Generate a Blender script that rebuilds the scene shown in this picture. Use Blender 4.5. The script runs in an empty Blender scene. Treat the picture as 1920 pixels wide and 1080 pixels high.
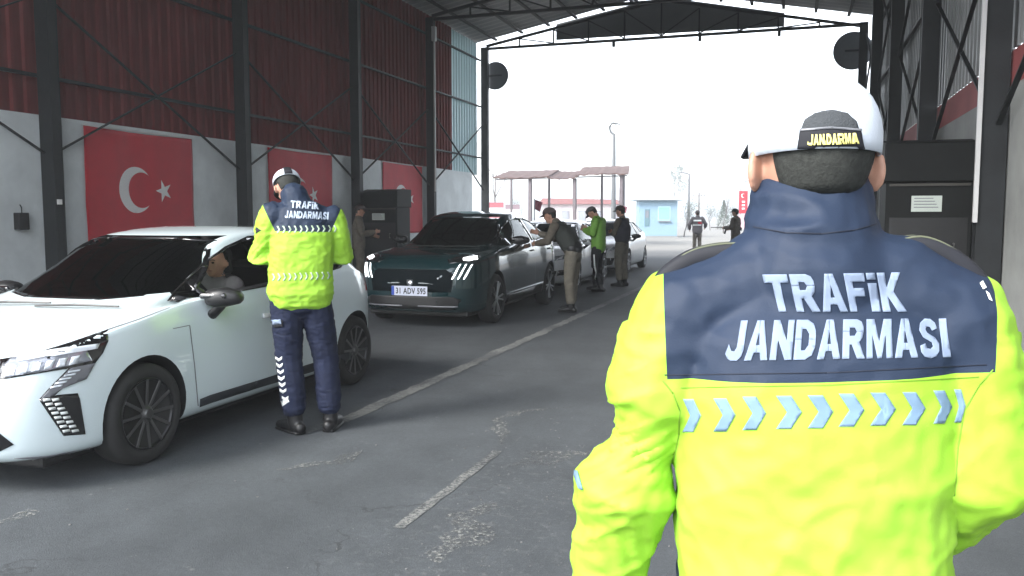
import bpy, bmesh, math, random
from mathutils import Vector, Matrix, noise
from mathutils.bvhtree import BVHTree
random.seed(7)
PI = math.pi
sc = bpy.context.scene
C = sc.collection

# ------------------------------------------------------------------ camera
FPX, CAMH = 1580.0, 1.52
PSI, TH = math.radians(18.38), math.atan(135/FPX)
cam = bpy.data.cameras.new('camera'); camo = bpy.data.objects.new('camera', cam); C.objects.link(camo)
cam.sensor_width = 36; cam.lens = 36*FPX/1920; cam.clip_start = .05; cam.clip_end = 3000
camo.location = (0, 0, CAMH); camo.rotation_euler = (PI/2-TH, 0, PSI)
sc.camera = camo
cam.dof.use_dof = False
# ------------------------------------------------------------------ world, sun, exposure
SUN_EL, SUN_AZ = math.radians(38), math.radians(215)     # azimuth clockwise from +Y
w = bpy.data.worlds.new('World'); sc.world = w; w.use_nodes = True
nt = w.node_tree; nt.nodes.clear()
sky = nt.nodes.new('ShaderNodeTexSky'); sky.sky_type = 'NISHITA'; sky.sun_disc = False
sky.sun_elevation = SUN_EL; sky.sun_rotation = SUN_AZ
sky.air_density = 1.0; sky.dust_density = 1.0; sky.ozone_density = 1.0
hsv = nt.nodes.new('ShaderNodeHueSaturation'); hsv.inputs['Saturation'].default_value = .30
bg = nt.nodes.new('ShaderNodeBackground'); bg.inputs[1].default_value = .15
out = nt.nodes.new('ShaderNodeOutputWorld')
nt.links.new(sky.outputs[0], hsv.inputs['Color']); nt.links.new(hsv.outputs[0], bg.inputs[0]); nt.links.new(bg.outputs[0], out.inputs[0])
sl = bpy.data.lights.new('sun', 'SUN'); sl.energy = 1.2; sl.angle = math.radians(20); sl.color = (1, .97, .92)
so = bpy.data.objects.new('sun', sl); C.objects.link(so)
so.rotation_euler = (PI/2-SUN_EL, 0, -SUN_AZ+PI)
so.location = (0, -20, 30)
sc.view_settings.view_transform = 'Standard'; sc.view_settings.look = 'None'
sc.view_settings.gamma = 1; sc.view_settings.exposure = 2.42
sc.cycles.max_bounces = 8; sc.cycles.transparent_max_bounces = 12
sc.cycles.sample_clamp_indirect = 6
sc.cycles.use_denoising = True

# ------------------------------------------------------------------ helpers
def V(*a): return Vector(a)
def mat(name, col, rough=.6, metal=0, spec=.5, coat=0, emit=None, es=1, var=0, vscale=8, bump=0, bscale=60, sheen=0, coord='Object', stretch=(1,1,1)):
    m = bpy.data.materials.new(name); m.use_nodes = True
    n = m.node_tree.nodes; l = m.node_tree.links; b = n['Principled BSDF']
    b.inputs['Base Color'].default_value = (*col, 1); b.inputs['Roughness'].default_value = rough
    b.inputs['Metallic'].default_value = metal; b.inputs['Specular IOR Level'].default_value = spec
    b.inputs['Coat Weight'].default_value = coat; b.inputs['Coat Roughness'].default_value = .04
    if sheen: b.inputs['Sheen Weight'].default_value = sheen
    if emit: b.inputs['Emission Color'].default_value = (*emit, 1); b.inputs['Emission Strength'].default_value = es
    tc = n.new('ShaderNodeTexCoord'); mp = n.new('ShaderNodeMapping'); mp.inputs['Scale'].default_value = stretch
    l.new(tc.outputs[coord], mp.inputs[0])
    if var:
        t = n.new('ShaderNodeTexNoise'); t.inputs['Scale'].default_value = vscale; t.inputs['Detail'].default_value = 6; t.inputs['Roughness'].default_value = .65
        l.new(mp.outputs[0], t.inputs['Vector'])
        r = n.new('ShaderNodeMapRange'); r.inputs['From Min'].default_value = .3; r.inputs['From Max'].default_value = .7
        r.inputs['To Min'].default_value = 1-var; r.inputs['To Max'].default_value = 1+var*.6
        l.new(t.outputs[0], r.inputs[0])
        x = n.new('ShaderNodeVectorMath'); x.operation = 'SCALE'; x.inputs[0].default_value = col
        l.new(r.outputs[0], x.inputs['Scale']); l.new(x.outputs[0], b.inputs['Base Color'])
    if bump:
        t2 = n.new('ShaderNodeTexNoise'); t2.inputs['Scale'].default_value = bscale; t2.inputs['Detail'].default_value = 4
        l.new(mp.outputs[0], t2.inputs['Vector'])
        bp = n.new('ShaderNodeBump'); bp.inputs['Strength'].default_value = bump; bp.inputs['Distance'].default_value = .01
        l.new(t2.outputs[0], bp.inputs['Height']); l.new(bp.outputs[0], b.inputs['Normal'])
    return m
def glass(name, tint=(.25, .3, .28), refl=1.0, rough=.02):
    m = bpy.data.materials.new(name); m.use_nodes = True
    n = m.node_tree.nodes; l = m.node_tree.links; n.clear()
    o = n.new('ShaderNodeOutputMaterial'); mx = n.new('ShaderNodeMixShader'); t = n.new('ShaderNodeBsdfTransparent'); g = n.new('ShaderNodeBsdfGlossy')
    f = n.new('ShaderNodeFresnel'); f.inputs[0].default_value = 1.5
    mm = n.new('ShaderNodeMath'); mm.operation = 'MULTIPLY'; mm.inputs[1].default_value = refl
    t.inputs[0].default_value = (*tint, 1); g.inputs['Roughness'].default_value = rough
    l.new(f.outputs[0], mm.inputs[0]); l.new(mm.outputs[0], mx.inputs[0]); l.new(t.outputs[0], mx.inputs[1]); l.new(g.outputs[0], mx.inputs[2]); l.new(mx.outputs[0], o.inputs[0])
    return m
def tag(o, label=None, cat=None, group=None, kind=None):
    if label: o['label'] = label
    if cat: o['category'] = cat
    if group: o['group'] = group
    if kind: o['kind'] = kind
    return o
def thing(name, label, cat, loc=(0,0,0), rz=0, group=None):
    o = bpy.data.objects.new(name, None); C.objects.link(o); o.location = loc; o.rotation_euler = (0,0,rz); o.empty_display_size = .2
    return tag(o, label, cat, group)
def link(name, me, m=None, parent=None, smooth=False):
    o = bpy.data.objects.new(name, me); C.objects.link(o)
    if m is not None:
        if not me.materials: me.materials.append(m)
        else: me.materials[0] = m
    if parent: o.parent = parent
    if smooth: me.shade_smooth()
    return o
def obj(name, bm, m=None, parent=None, smooth=False, bevel=0):
    me = bpy.data.meshes.new(name)
    bmesh.ops.recalc_face_normals(bm, faces=bm.faces)
    bm.to_mesh(me); bm.free()
    o = link(name, me, m, parent, smooth)
    if bevel:
        b = o.modifiers.new('bevel', 'BEVEL'); b.width = bevel; b.segments = 2; b.limit_method = 'ANGLE'
    return o
def nb(): return bmesh.new()
def box(bm, x0, x1, y0, y1, z0, z1):
    r = bmesh.ops.create_cube(bm, size=1)['verts']
    for v in r: v.co = V((x0+x1)/2+v.co.x*(x1-x0), (y0+y1)/2+v.co.y*(y1-y0), (z0+z1)/2+v.co.z*(z1-z0))
    return r
def frame(d, ref=None):
    d = d.normalized(); ref = ref or (V(0,0,1) if abs(d.z) < .95 else V(0,1,0))
    u = ref - d*ref.dot(d)
    if u.length < 1e-4: u = V(1,0,0) - d*d.x
    u.normalize(); return u, d.cross(u)
def beam(bm, a, b, w, h, ref=None):
    a, b = V(*a), V(*b); u, s = frame(b-a, ref)
    vs = [bm.verts.new(p + u*(i*h/2) + s*(j*w/2)) for p in (a, b) for i, j in ((-1,-1),(-1,1),(1,1),(1,-1))]
    for f in ((0,1,2,3),(7,6,5,4),(0,4,5,1),(1,5,6,2),(2,6,7,3),(3,7,4,0)): bm.faces.new([vs[k] for k in f])
def tube(bm, pts, rad, sides=12, ref=None, caps=True, power=2):
    """rad: list of r or (r_side, r_ref). ref = direction of r_ref"""
    pts = [Vector(p) for p in pts]; n = len(pts); rad = [r if isinstance(r, (tuple, list)) else (r, r) for r in rad]
    P, R, D = [], [], []
    for i in range(n):
        d = (pts[min(i+1, n-1)] - pts[max(i-1, 0)]).normalized(); P.append(pts[i]); R.append(rad[i]); D.append(d)
    if caps:
        for k in (.5, .85):
            rr = R[0]; m_ = min(rr); P.insert(0, pts[0]-D[-n]*m_*k); R.insert(0, (rr[0]*math.sqrt(1-k*k), rr[1]*math.sqrt(1-k*k)) if k == .85 else (rad[0][0]*.866, rad[0][1]*.866)); D.insert(0, D[0])
            if k == .85: P[0] = pts[0]-D[0]*min(rad[0])*.9; R[0] = (rad[0][0]*.45, rad[0][1]*.45)
        rr = rad[-1]; m_ = min(rr); d = D[-1]
        P += [pts[-1]+d*m_*.5, pts[-1]+d*m_*.9]; R += [(rr[0]*.866, rr[1]*.866), (rr[0]*.45, rr[1]*.45)]; D += [d, d]
    rings = []
    for p, r, d in zip(P, R, D):
        u, s = frame(d, ref); ring = []
        for k in range(sides):
            a = 2*PI*k/sides; c, si = math.cos(a), math.sin(a)
            if power != 2: c = math.copysign(abs(c)**(2/power), c); si = math.copysign(abs(si)**(2/power), si)
            ring.append(bm.verts.new(p + s*(c*r[0]) + u*(si*r[1])))
        rings.append(ring)
    for a, b in zip(rings, rings[1:]):
        for k in range(sides): bm.faces.new((a[k], a[(k+1)%sides], b[(k+1)%sides], b[k]))
    bm.faces.new(rings[0][::-1]); bm.faces.new(rings[-1])
def lathe(bm, prof, c=(0,0,0), axis='z', n=24):
    rings = []
    for r, h in prof:
        ring = []
        for k in range(n):
            a = 2*PI*k/n; x, y = r*math.cos(a), r*math.sin(a)
            p = (x, y, h) if axis == 'z' else ((h, x, y) if axis == 'x' else (x, h, y))
            ring.append(bm.verts.new(V(*p)+V(*c)))
        rings.append(ring)
    for a, b in zip(rings, rings[1:]):
        for k in range(n): bm.faces.new((a[k], a[(k+1)%n], b[(k+1)%n], b[k]))
    if prof[0][0] > 1e-4: bm.faces.new(rings[0][::-1])
    if prof[-1][0] > 1e-4: bm.faces.new(rings[-1])
    bmesh.ops.remove_doubles(bm, verts=bm.verts, dist=1e-5)
def prism(bm, poly, f0, f1):
    """poly 2d; f0,f1 map (u,v)->Vector"""
    a = [bm.verts.new(f0(*p)) for p in poly]; b = [bm.verts.new(f1(*p)) for p in poly]; n = len(poly)
    bm.faces.new(a); bm.faces.new(b[::-1])
    for i in range(n): bm.faces.new((a[i], a[(i+1)%n], b[(i+1)%n], b[i]))
def ellipsoid(bm, c, r, rot=None, seg=20, rings=14):
    g = bmesh.ops.create_uvsphere(bm, u_segments=seg, v_segments=rings, radius=1)['verts']
    for v in g:
        p = V(v.co.x*r[0], v.co.y*r[1], v.co.z*r[2])
        if rot: p = rot @ p
        v.co = p + Vector(c)
    return g
def evaluated(o):
    dg = bpy.context.evaluated_depsgraph_get(); dg.update()
    return bpy.data.meshes.new_from_object(o.evaluated_get(dg))
def remesh(bm, voxel, it=3, name='m', fac=.5):
    me = bpy.data.meshes.new(name); bmesh.ops.recalc_face_normals(bm, faces=bm.faces); bm.to_mesh(me); bm.free()
    o = bpy.data.objects.new('tmp', me); C.objects.link(o)
    r = o.modifiers.new('r', 'REMESH'); r.mode = 'VOXEL'; r.voxel_size = voxel
    s = o.modifiers.new('s', 'SMOOTH'); s.iterations = it; s.factor = fac
    res = evaluated(o); bpy.data.objects.remove(o); bpy.data.meshes.remove(me); res.name = name
    return res
def boolean(me, cutters, cutmat=None):
    o = bpy.data.objects.new('tmp', me); C.objects.link(o); tmp = []
    for c in cutters:
        cm = bpy.data.meshes.new('c'); bmesh.ops.recalc_face_normals(c, faces=c.faces); c.to_mesh(cm); c.free()
        if cutmat: cm.materials.append(cutmat)
        co = bpy.data.objects.new('cut', cm); C.objects.link(co); tmp.append(co)
        b = o.modifiers.new('b', 'BOOLEAN'); b.operation = 'DIFFERENCE'; b.solver = 'EXACT'; b.object = co
        try: b.material_mode = 'TRANSFER'
        except Exception: pass
    res = evaluated(o); bpy.data.objects.remove(o)
    for t in tmp: bpy.data.objects.remove(t)
    return res
# rays of the photograph's viewpoint, to trace outlines onto surfaces that already stand there
_f = V(-math.sin(PSI)*math.cos(TH), math.cos(PSI)*math.cos(TH), -math.sin(TH)); _r = V(math.cos(PSI), math.sin(PSI), 0); _u = _r.cross(_f)
def pxray(x, y): return V(0,0,CAMH), (_f + _r*((x-960)/FPX) - _u*((y-540)/FPX)).normalized()
def local_px(mw):
    inv = mw.inverted(); r3 = inv.to_3x3()
    def f(x, y):
        o, d = pxray(x, y); return inv @ o, (r3 @ d).normalized()
    return f
def project(bm2, ray, step, bvh, off, maxd=60):
    """cut a flat (x,y) mesh on a grid and lay it on the surface"""
    bm2.normal_update(); bmesh.ops.triangulate(bm2, faces=bm2.faces, ngon_method='EAR_CLIP')
    xs = [v.co.x for v in bm2.verts]; ys = [v.co.y for v in bm2.verts]
    for lo, hi, nrm in ((min(xs), max(xs), (1,0,0)), (min(ys), max(ys), (0,1,0))):
        k = lo + step
        while k < hi:
            bmesh.ops.bisect_plane(bm2, geom=bm2.verts[:]+bm2.edges[:]+bm2.faces[:], plane_co=(k if nrm[0] else 0, k if nrm[1] else 0, 0), plane_no=nrm); k += step
    bad = []
    for v in bm2.verts:
        o, d = ray(v.co.x, v.co.y); h = bvh.ray_cast(o, d, maxd)
        if h[0] is None: bad.append(v); continue
        n = h[1] if h[1].dot(d) < 0 else -h[1]
        v.co = h[0] + n*off
    bmesh.ops.delete(bm2, geom=bad, context='VERTS')
    return bm2
def flat(*polys):
    b = nb()
    for p in polys: b.faces.new([b.verts.new((x, y, 0)) for x, y in p])
    return b
TWIN = {}
def decal(name, polys, ray, step, bvh, off, m, parent, mirror=False, thick=.002):
    b = project(flat(*polys), ray, step, bvh, off)
    if mirror:
        b2 = b.copy()
        for v in b2.verts: v.co.x = -v.co.x
        p2 = bpy.data.objects[TWIN[parent.name]] if parent.name in TWIN else parent
        o2 = obj(name, b2, m, p2, smooth=True)
        if thick:
            s = o2.modifiers.new('s', 'SOLIDIFY'); s.thickness = thick; s.offset = 0
    o = obj(name, b, m, parent, smooth=True)
    if mirror: TWIN[o.name] = o2.name
    if thick:
        s = o.modifiers.new('s', 'SOLIDIFY'); s.thickness = thick; s.offset = 0
    return o
def bvh_of(me):
    b = nb(); b.from_mesh(me); b.normal_update(); t = BVHTree.FromBMesh(b); b.free(); return t
_txt = {}
def text_bm(s, bold=.02):
    cu = bpy.data.curves.new('t', 'FONT'); cu.body = s; cu.size = 1; cu.offset = bold; cu.resolution_u = 3; cu.fill_mode = 'FRONT'; cu.space_character = 1.08
    o = bpy.data.objects.new('t', cu); C.objects.link(o); me = evaluated(o); bpy.data.objects.remove(o)
    b = nb(); b.from_mesh(me); bmesh.ops.remove_doubles(b, verts=b.verts, dist=1e-5)
    xs = [v.co.x for v in b.verts]; ys = [v.co.y for v in b.verts]; x0, x1, y0, y1 = min(xs), max(xs), min(ys), max(ys)
    for v in b.verts: v.co = V((v.co.x-x0)/(x1-x0), (v.co.y-y0)/(y1-y0), 0)
    return b
def text_in_quad(s, tl, tr, br, bl, bold=.02):
    b = text_bm(s, bold); tl, tr, br, bl = [V(*p, 0) for p in (tl, tr, br, bl)]
    for v in b.verts:
        u, q = v.co.x, v.co.y
        v.co = (bl*(1-u)+br*u)*(1-q) + (tl*(1-u)+tr*u)*q
    return b
_A1 = [(0,0),(.3,0),(.37,.2),(.5,.2),(.5,.38),(.42,.38),(.5,.70),(.5,1),(.34,1)]
_N_ = [(0,0),(.3,0),(.3,.5),(.68,0),(1,0),(1,1),(.7,1),(.7,.48),(.3,1),(0,1)]
GL = {'T': (1, [[(0,1),(0,.78),(.34,.78),(.34,0),(.66,0),(.66,.78),(1,.78),(1,1)]]),
 'F': (.82, [[(0,0),(.36,0),(.36,.4),(.88,.4),(.88,.62),(.36,.62),(.36,.78),(1,.78),(1,1),(0,1)]]),
 'I': (.36, [[(0,0),(1,0),(1,1),(0,1)]]), 'i': (.36, [[(0,0),(1,0),(1,.74),(0,.74)], [(0,.83),(1,.83),(1,1),(0,1)]]),
 'K': (1, [[(0,0),(.32,0),(.32,.38),(.62,0),(1,0),(.58,.52),(.98,1),(.62,1),(.32,.62),(.32,1),(0,1)]]),
 'J': (.8, [[(.6,1),(.6,.34),(.5,.24),(.32,.25),(.12,.42),(0,.18),(.14,.07),(.38,0),(.72,0),(.92,.1),(1,.28),(1,1)]]),
 'N': (.98, [_N_]), 'M': (1.18, [[(0,0),(.24,0),(.24,.58),(.42,0),(.58,0),(.76,.58),(.76,0),(1,0),(1,1),(.68,1),(.5,.42),(.32,1),(0,1)]]),
 'A': (1.05, [_A1, [(1-x, y) for x, y in _A1][::-1]]),
 'R': (1, [[(0,.68),(.32,.68),(.32,.79),(.55,.79),(.64,.68),(.96,.68),(.95,.82),(.86,.94),(.66,1),(0,1)], [(0,0),(.32,0),(.32,.36),(.42,.36),(.66,0),(1.02,0),(.76,.42),(.90,.52),(.96,.68),(.64,.68),(.55,.58),(.32,.58),(.32,.68),(0,.68)]]),
 'D': (.96, [[(0,.5),(.32,.5),(.32,.77),(.5,.77),(.66,.64),(.66,.5),(1,.5),(.98,.70),(.85,.90),(.55,1),(0,1)], [(0,0),(.55,0),(.85,.10),(.98,.30),(1,.5),(.66,.5),(.66,.36),(.5,.23),(.32,.23),(.32,.5),(0,.5)]]),
 'S': (.92, [[(.03,.30),(.06,.14),(.22,.02),(.5,-.02),(.78,.03),(.95,.16),(.97,.36),(.8,.5),(.42,.63),(.34,.72),(.42,.79),(.58,.78),(.68,.68),(.97,.74),(.88,.9),(.65,1),(.35,1),(.1,.88),(.04,.7),(.2,.52),(.62,.38),(.66,.28),(.52,.21),(.36,.24),(.3,.36)]])}
def block_text(s, tl, tr, br, bl, gap=.09):
    tot = sum(GL[c][0] for c in s)+gap*(len(s)-1); x0 = 0; b = nb(); tl, tr, br, bl = [V(*p, 0) for p in (tl, tr, br, bl)]
    for c in s:
        w_, polys = GL[c]
        for P_ in polys:
            vs = []
            for x, y in P_:
                u = (x0+x*w_)/tot; vs.append(b.verts.new((bl*(1-u)+br*u)*(1-y)+(tl*(1-u)+tr*u)*y))
            b.faces.new(vs)
        x0 += w_+gap
    return b
def text_obj(name, s, m, parent, origin, ux, uy, wdt, hgt, bold=.02, off=0):
    b = text_bm(s, bold); o_, ux, uy = Vector(origin), Vector(ux).normalized(), Vector(uy).normalized()
    for v in b.verts: v.co = o_ + ux*((v.co.x-.5)*wdt) + uy*((v.co.y-.5)*hgt) + ux.cross(uy)*off
    return obj(name, b, m, parent)
def lerp_keys(keys, y):
    if y <= keys[0][0]: return keys[0][1]
    for (a, va), (b, vb) in zip(keys, keys[1:]):
        if y <= b:
            t = (y-a)/(b-a)
            return va+(vb-va)*t
    return keys[-1][1]
def smooth_keys(keys):
    """monotone cubic through keys"""
    xs = [k[0] for k in keys]; ys = [k[1] for k in keys]; n = len(xs)
    d = [(ys[i+1]-ys[i])/(xs[i+1]-xs[i]) for i in range(n-1)]
    m = [d[0]] + [0 if d[i-1]*d[i] <= 0 else 2*d[i-1]*d[i]/(d[i-1]+d[i]) for i in range(1, n-1)] + [d[-1]]
    def f(x):
        if x <= xs[0]: return ys[0]
        if x >= xs[-1]: return ys[-1]
        i = max(j for j in range(n-1) if xs[j] <= x); h = xs[i+1]-xs[i]; t = (x-xs[i])/h
        return (2*t**3-3*t*t+1)*ys[i]+(t**3-2*t*t+t)*h*m[i]+(-2*t**3+3*t*t)*ys[i+1]+(t**3-t*t)*h*m[i+1]
    return f

# ------------------------------------------------------------------ materials
M = {}
M['steel'] = mat('painted_steel', (.014, .016, .018), .65, spec=.3, var=.3, vscale=3, bump=.1)
M['red_sheet'] = mat('red_sheet', (.165, .036, .036), .85, spec=.1, var=.35, vscale=1.2, stretch=(1, 3, .4), bump=.05)
M['grey_sheet'] = mat('grey_sheet', (.20, .21, .21), .5, var=.25, vscale=1.5, stretch=(1, 3, .4))
M['wall'] = mat('painted_wall', (.72, .76, .76), .85, var=.16, vscale=1.4, bump=.15, bscale=30)
M['wall_red'] = mat('painted_wall_red', (.30, .07, .07), .8, var=.2, vscale=2)
M['roof'] = mat('roof_sheet', (.20, .21, .21), .6, var=.2, vscale=.8)
M['black'] = mat('black_plastic', (.012, .012, .013), .45, var=.2)
M['boothblk'] = mat('booth_black', (.010, .011, .011), .7, spec=.2, var=.3, vscale=3)
M['rubber'] = mat('rubber', (.018, .018, .018), .8, var=.15, vscale=20)
M['flag_red'] = mat('flag_red', (.52, .006, .022), .75, var=.12, vscale=3, sheen=.2)
M['flag_faded'] = mat('flag_faded', (.50, .16, .20), .8)
M['flag_white'] = mat('flag_white', (.78, .76, .74), .75)
M['paper'] = mat('paper_sign', (.55, .6, .55), .6)
M['white_paint'] = mat('white_carpaint', (.66, .76, .78), .32, coat=1, spec=.5)
M['silver_paint'] = mat('silver_carpaint', (.62, .64, .66), .35, metal=.1, coat=1)
M['teal_paint'] = mat('teal_carpaint', (.004, .024, .028), .2, metal=.2, coat=1)
M['gloss_black'] = mat('gloss_black', (.008, .008, .009), .12, coat=1)
M['interior'] = mat('car_interior', (.012, .012, .013), .8)
M['seat'] = mat('seat_fabric', (.02, .02, .022), .9)
M['glass'] = glass('car_glass', (.30, .36, .33), .9)
M['windscreen'] = glass('windscreen_glass', (.34, .38, .36), .9)
M['screen_bright'] = glass('boosted_reflection_screen', (.4,.45,.45), 3.0, .08)  # reflection boosted in the material so these screens read as bright
M['mirror_glass'] = mat('mirror_glass', (.6, .65, .65), .05, metal=1)
M['rim_dark'] = mat('rim_dark', (.03, .03, .032), .3, metal=.6)
M['rim_silver'] = mat('rim_silver', (.45, .46, .48), .3, metal=.9)
M['rim_edge'] = mat('rim_edge', (.10, .10, .10), .3, metal=.6)
M['brake'] = mat('brake_steel', (.25, .24, .23), .4, metal=.9)
M['lens'] = mat('lamp_lens', (.35, .37, .42), .12, metal=.5, coat=1)
M['drl_off'] = mat('lamp_strip', (.7, .75, .8), .2, coat=1)
M['lamp_on'] = mat('lamp_on', (.9, .9, .9), .3, emit=(.95, .98, 1), es=1.2)
M['greytrim'] = mat('grey_trim', (.16, .165, .18), .4)
M['plate'] = mat('plate_white', (.55, .58, .68), .4)
M['plate_blue'] = mat('plate_blue', (.02, .06, .35), .4)
M['plate_txt'] = mat('plate_text', (.015, .015, .02), .5)
M['skin'] = mat('skin', (.42, .23, .16), .5, var=.12, vscale=30)
M['hair'] = mat('hair_grey', (.035, .037, .034), .9, spec=.2, var=.35, vscale=120, bump=.25, bscale=300)
M['cap_white'] = mat('cap_white', (.55, .60, .66), .7, var=.05, vscale=10, bump=.12, bscale=120)
M['navy'] = mat('navy_cloth', (.013, .018, .042), .85, spec=.25, var=.25, vscale=12, bump=.2, bscale=200)
M['navy_black'] = mat('dark_navy', (.008, .009, .014), .75, var=.2)
M['olive'] = mat('olive_piping', (.10, .11, .07), .8)
M['boot'] = mat('boot_leather', (.012, .012, .013), .45, var=.3, vscale=20)
M['khaki'] = mat('khaki_cloth', (.115, .098, .075), .85, var=.4, vscale=14, bump=.2)
M['khaki2'] = mat('khaki_trouser', (.15, .135, .105), .85, var=.3, vscale=12, bump=.2)
M['vest'] = mat('black_vest', (.022, .026, .022), .8, var=.3)
M['brown_cap'] = mat('brown_cap', (.055, .04, .038), .85, var=.2)
M['green_jacket'] = mat('green_jacket', (.20, .44, .06), .7, var=.12)
M['grey_cloth'] = mat('grey_cloth', (.12, .11, .115), .85, var=.3)
M['camo'] = mat('camo_cloth', (.14, .12, .10), .85, var=.5, vscale=16)
M['reflect'] = mat('reflective_tape', (.15, .235, .33), .7, spec=.2, var=.05, vscale=60)
M['reflect_edge'] = mat('tape_edge', (.22, .33, .22), .7)
M['reflect_white'] = mat('reflective_white', (.78, .82, .8), .4)
M['letter'] = mat('silver_letter', (.20, .25, .34), .7, spec=.2, var=.06, vscale=80)
M['letter_edge'] = mat('letter_edge', (.16, .22, .36), .6)
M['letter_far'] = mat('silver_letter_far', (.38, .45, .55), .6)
M['gold'] = mat('gold_letter', (.75, .68, .22), .5)
M['paint_line'] = None

def traffic_jacket_mat(name, z0, slope, xa, wa, wb, zt):
    """neon cloth with a navy yoke sewn over the shoulders"""
    m = bpy.data.materials.new(name); m.use_nodes = True
    n = m.node_tree.nodes; l = m.node_tree.links; b = n['Principled BSDF']
    tc = n.new('ShaderNodeTexCoord'); sp = n.new('ShaderNodeSeparateXYZ'); l.new(tc.outputs['Object'], sp.inputs[0])
    def ma(op, a, b_, c=None):
        k = n.new('ShaderNodeMath'); k.operation = op
        for i, q in enumerate((a, b_) if c is None else (a, b_, c)):
            if isinstance(q, (int, float)): k.inputs[i].default_value = q
            else: l.new(q, k.inputs[i])
        return k.outputs[0]
    zb = ma('MULTIPLY_ADD', sp.outputs['X'], slope, z0)
    above = ma('GREATER_THAN', sp.outputs['Z'], zb)
    dx = ma('ABSOLUTE', ma('SUBTRACT', sp.outputs['X'], xa), 0)
    t = ma('SUBTRACT', sp.outputs['Z'], z0)
    hw = ma('MULTIPLY_ADD', t, wb, wa)
    ins = ma('LESS_THAN', dx, hw)
    top = ma('GREATER_THAN', sp.outputs['Z'], zt)
    mask = ma('MAXIMUM', ma('MULTIPLY', above, ins), top)
    no = n.new('ShaderNodeTexNoise'); no.inputs['Scale'].default_value = 7; l.new(tc.outputs['Object'], no.inputs['Vector'])
    r1 = n.new('ShaderNodeMix'); r1.data_type = 'RGBA'; r1.inputs[6].default_value = (.25, .50, .022, 1); r1.inputs[7].default_value = (.33, .57, .070, 1); l.new(no.outputs[0], r1.inputs[0])
    r2 = n.new('ShaderNodeMix'); r2.data_type = 'RGBA'; r2.inputs[6].default_value = (.012, .021, .041, 1); r2.inputs[7].default_value = (.019, .031, .060, 1); l.new(no.outputs[0], r2.inputs[0])
    mx = n.new('ShaderNodeMix'); mx.data_type = 'RGBA'; l.new(mask, mx.inputs[0]); l.new(r1.outputs[2], mx.inputs[6]); l.new(r2.outputs[2], mx.inputs[7])
    l.new(mx.outputs[2], b.inputs['Base Color']); b.inputs['Roughness'].default_value = .62; b.inputs['Specular IOR Level'].default_value = .25
    n2 = n.new('ShaderNodeTexNoise'); n2.inputs['Scale'].default_value = 350; l.new(tc.outputs['Object'], n2.inputs['Vector'])
    bp = n.new('ShaderNodeBump'); bp.inputs['Strength'].default_value = .12; bp.inputs['Distance'].default_value = .002; l.new(n2.outputs[0], bp.inputs['Height']); l.new(bp.outputs[0], b.inputs['Normal'])
    return m

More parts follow.
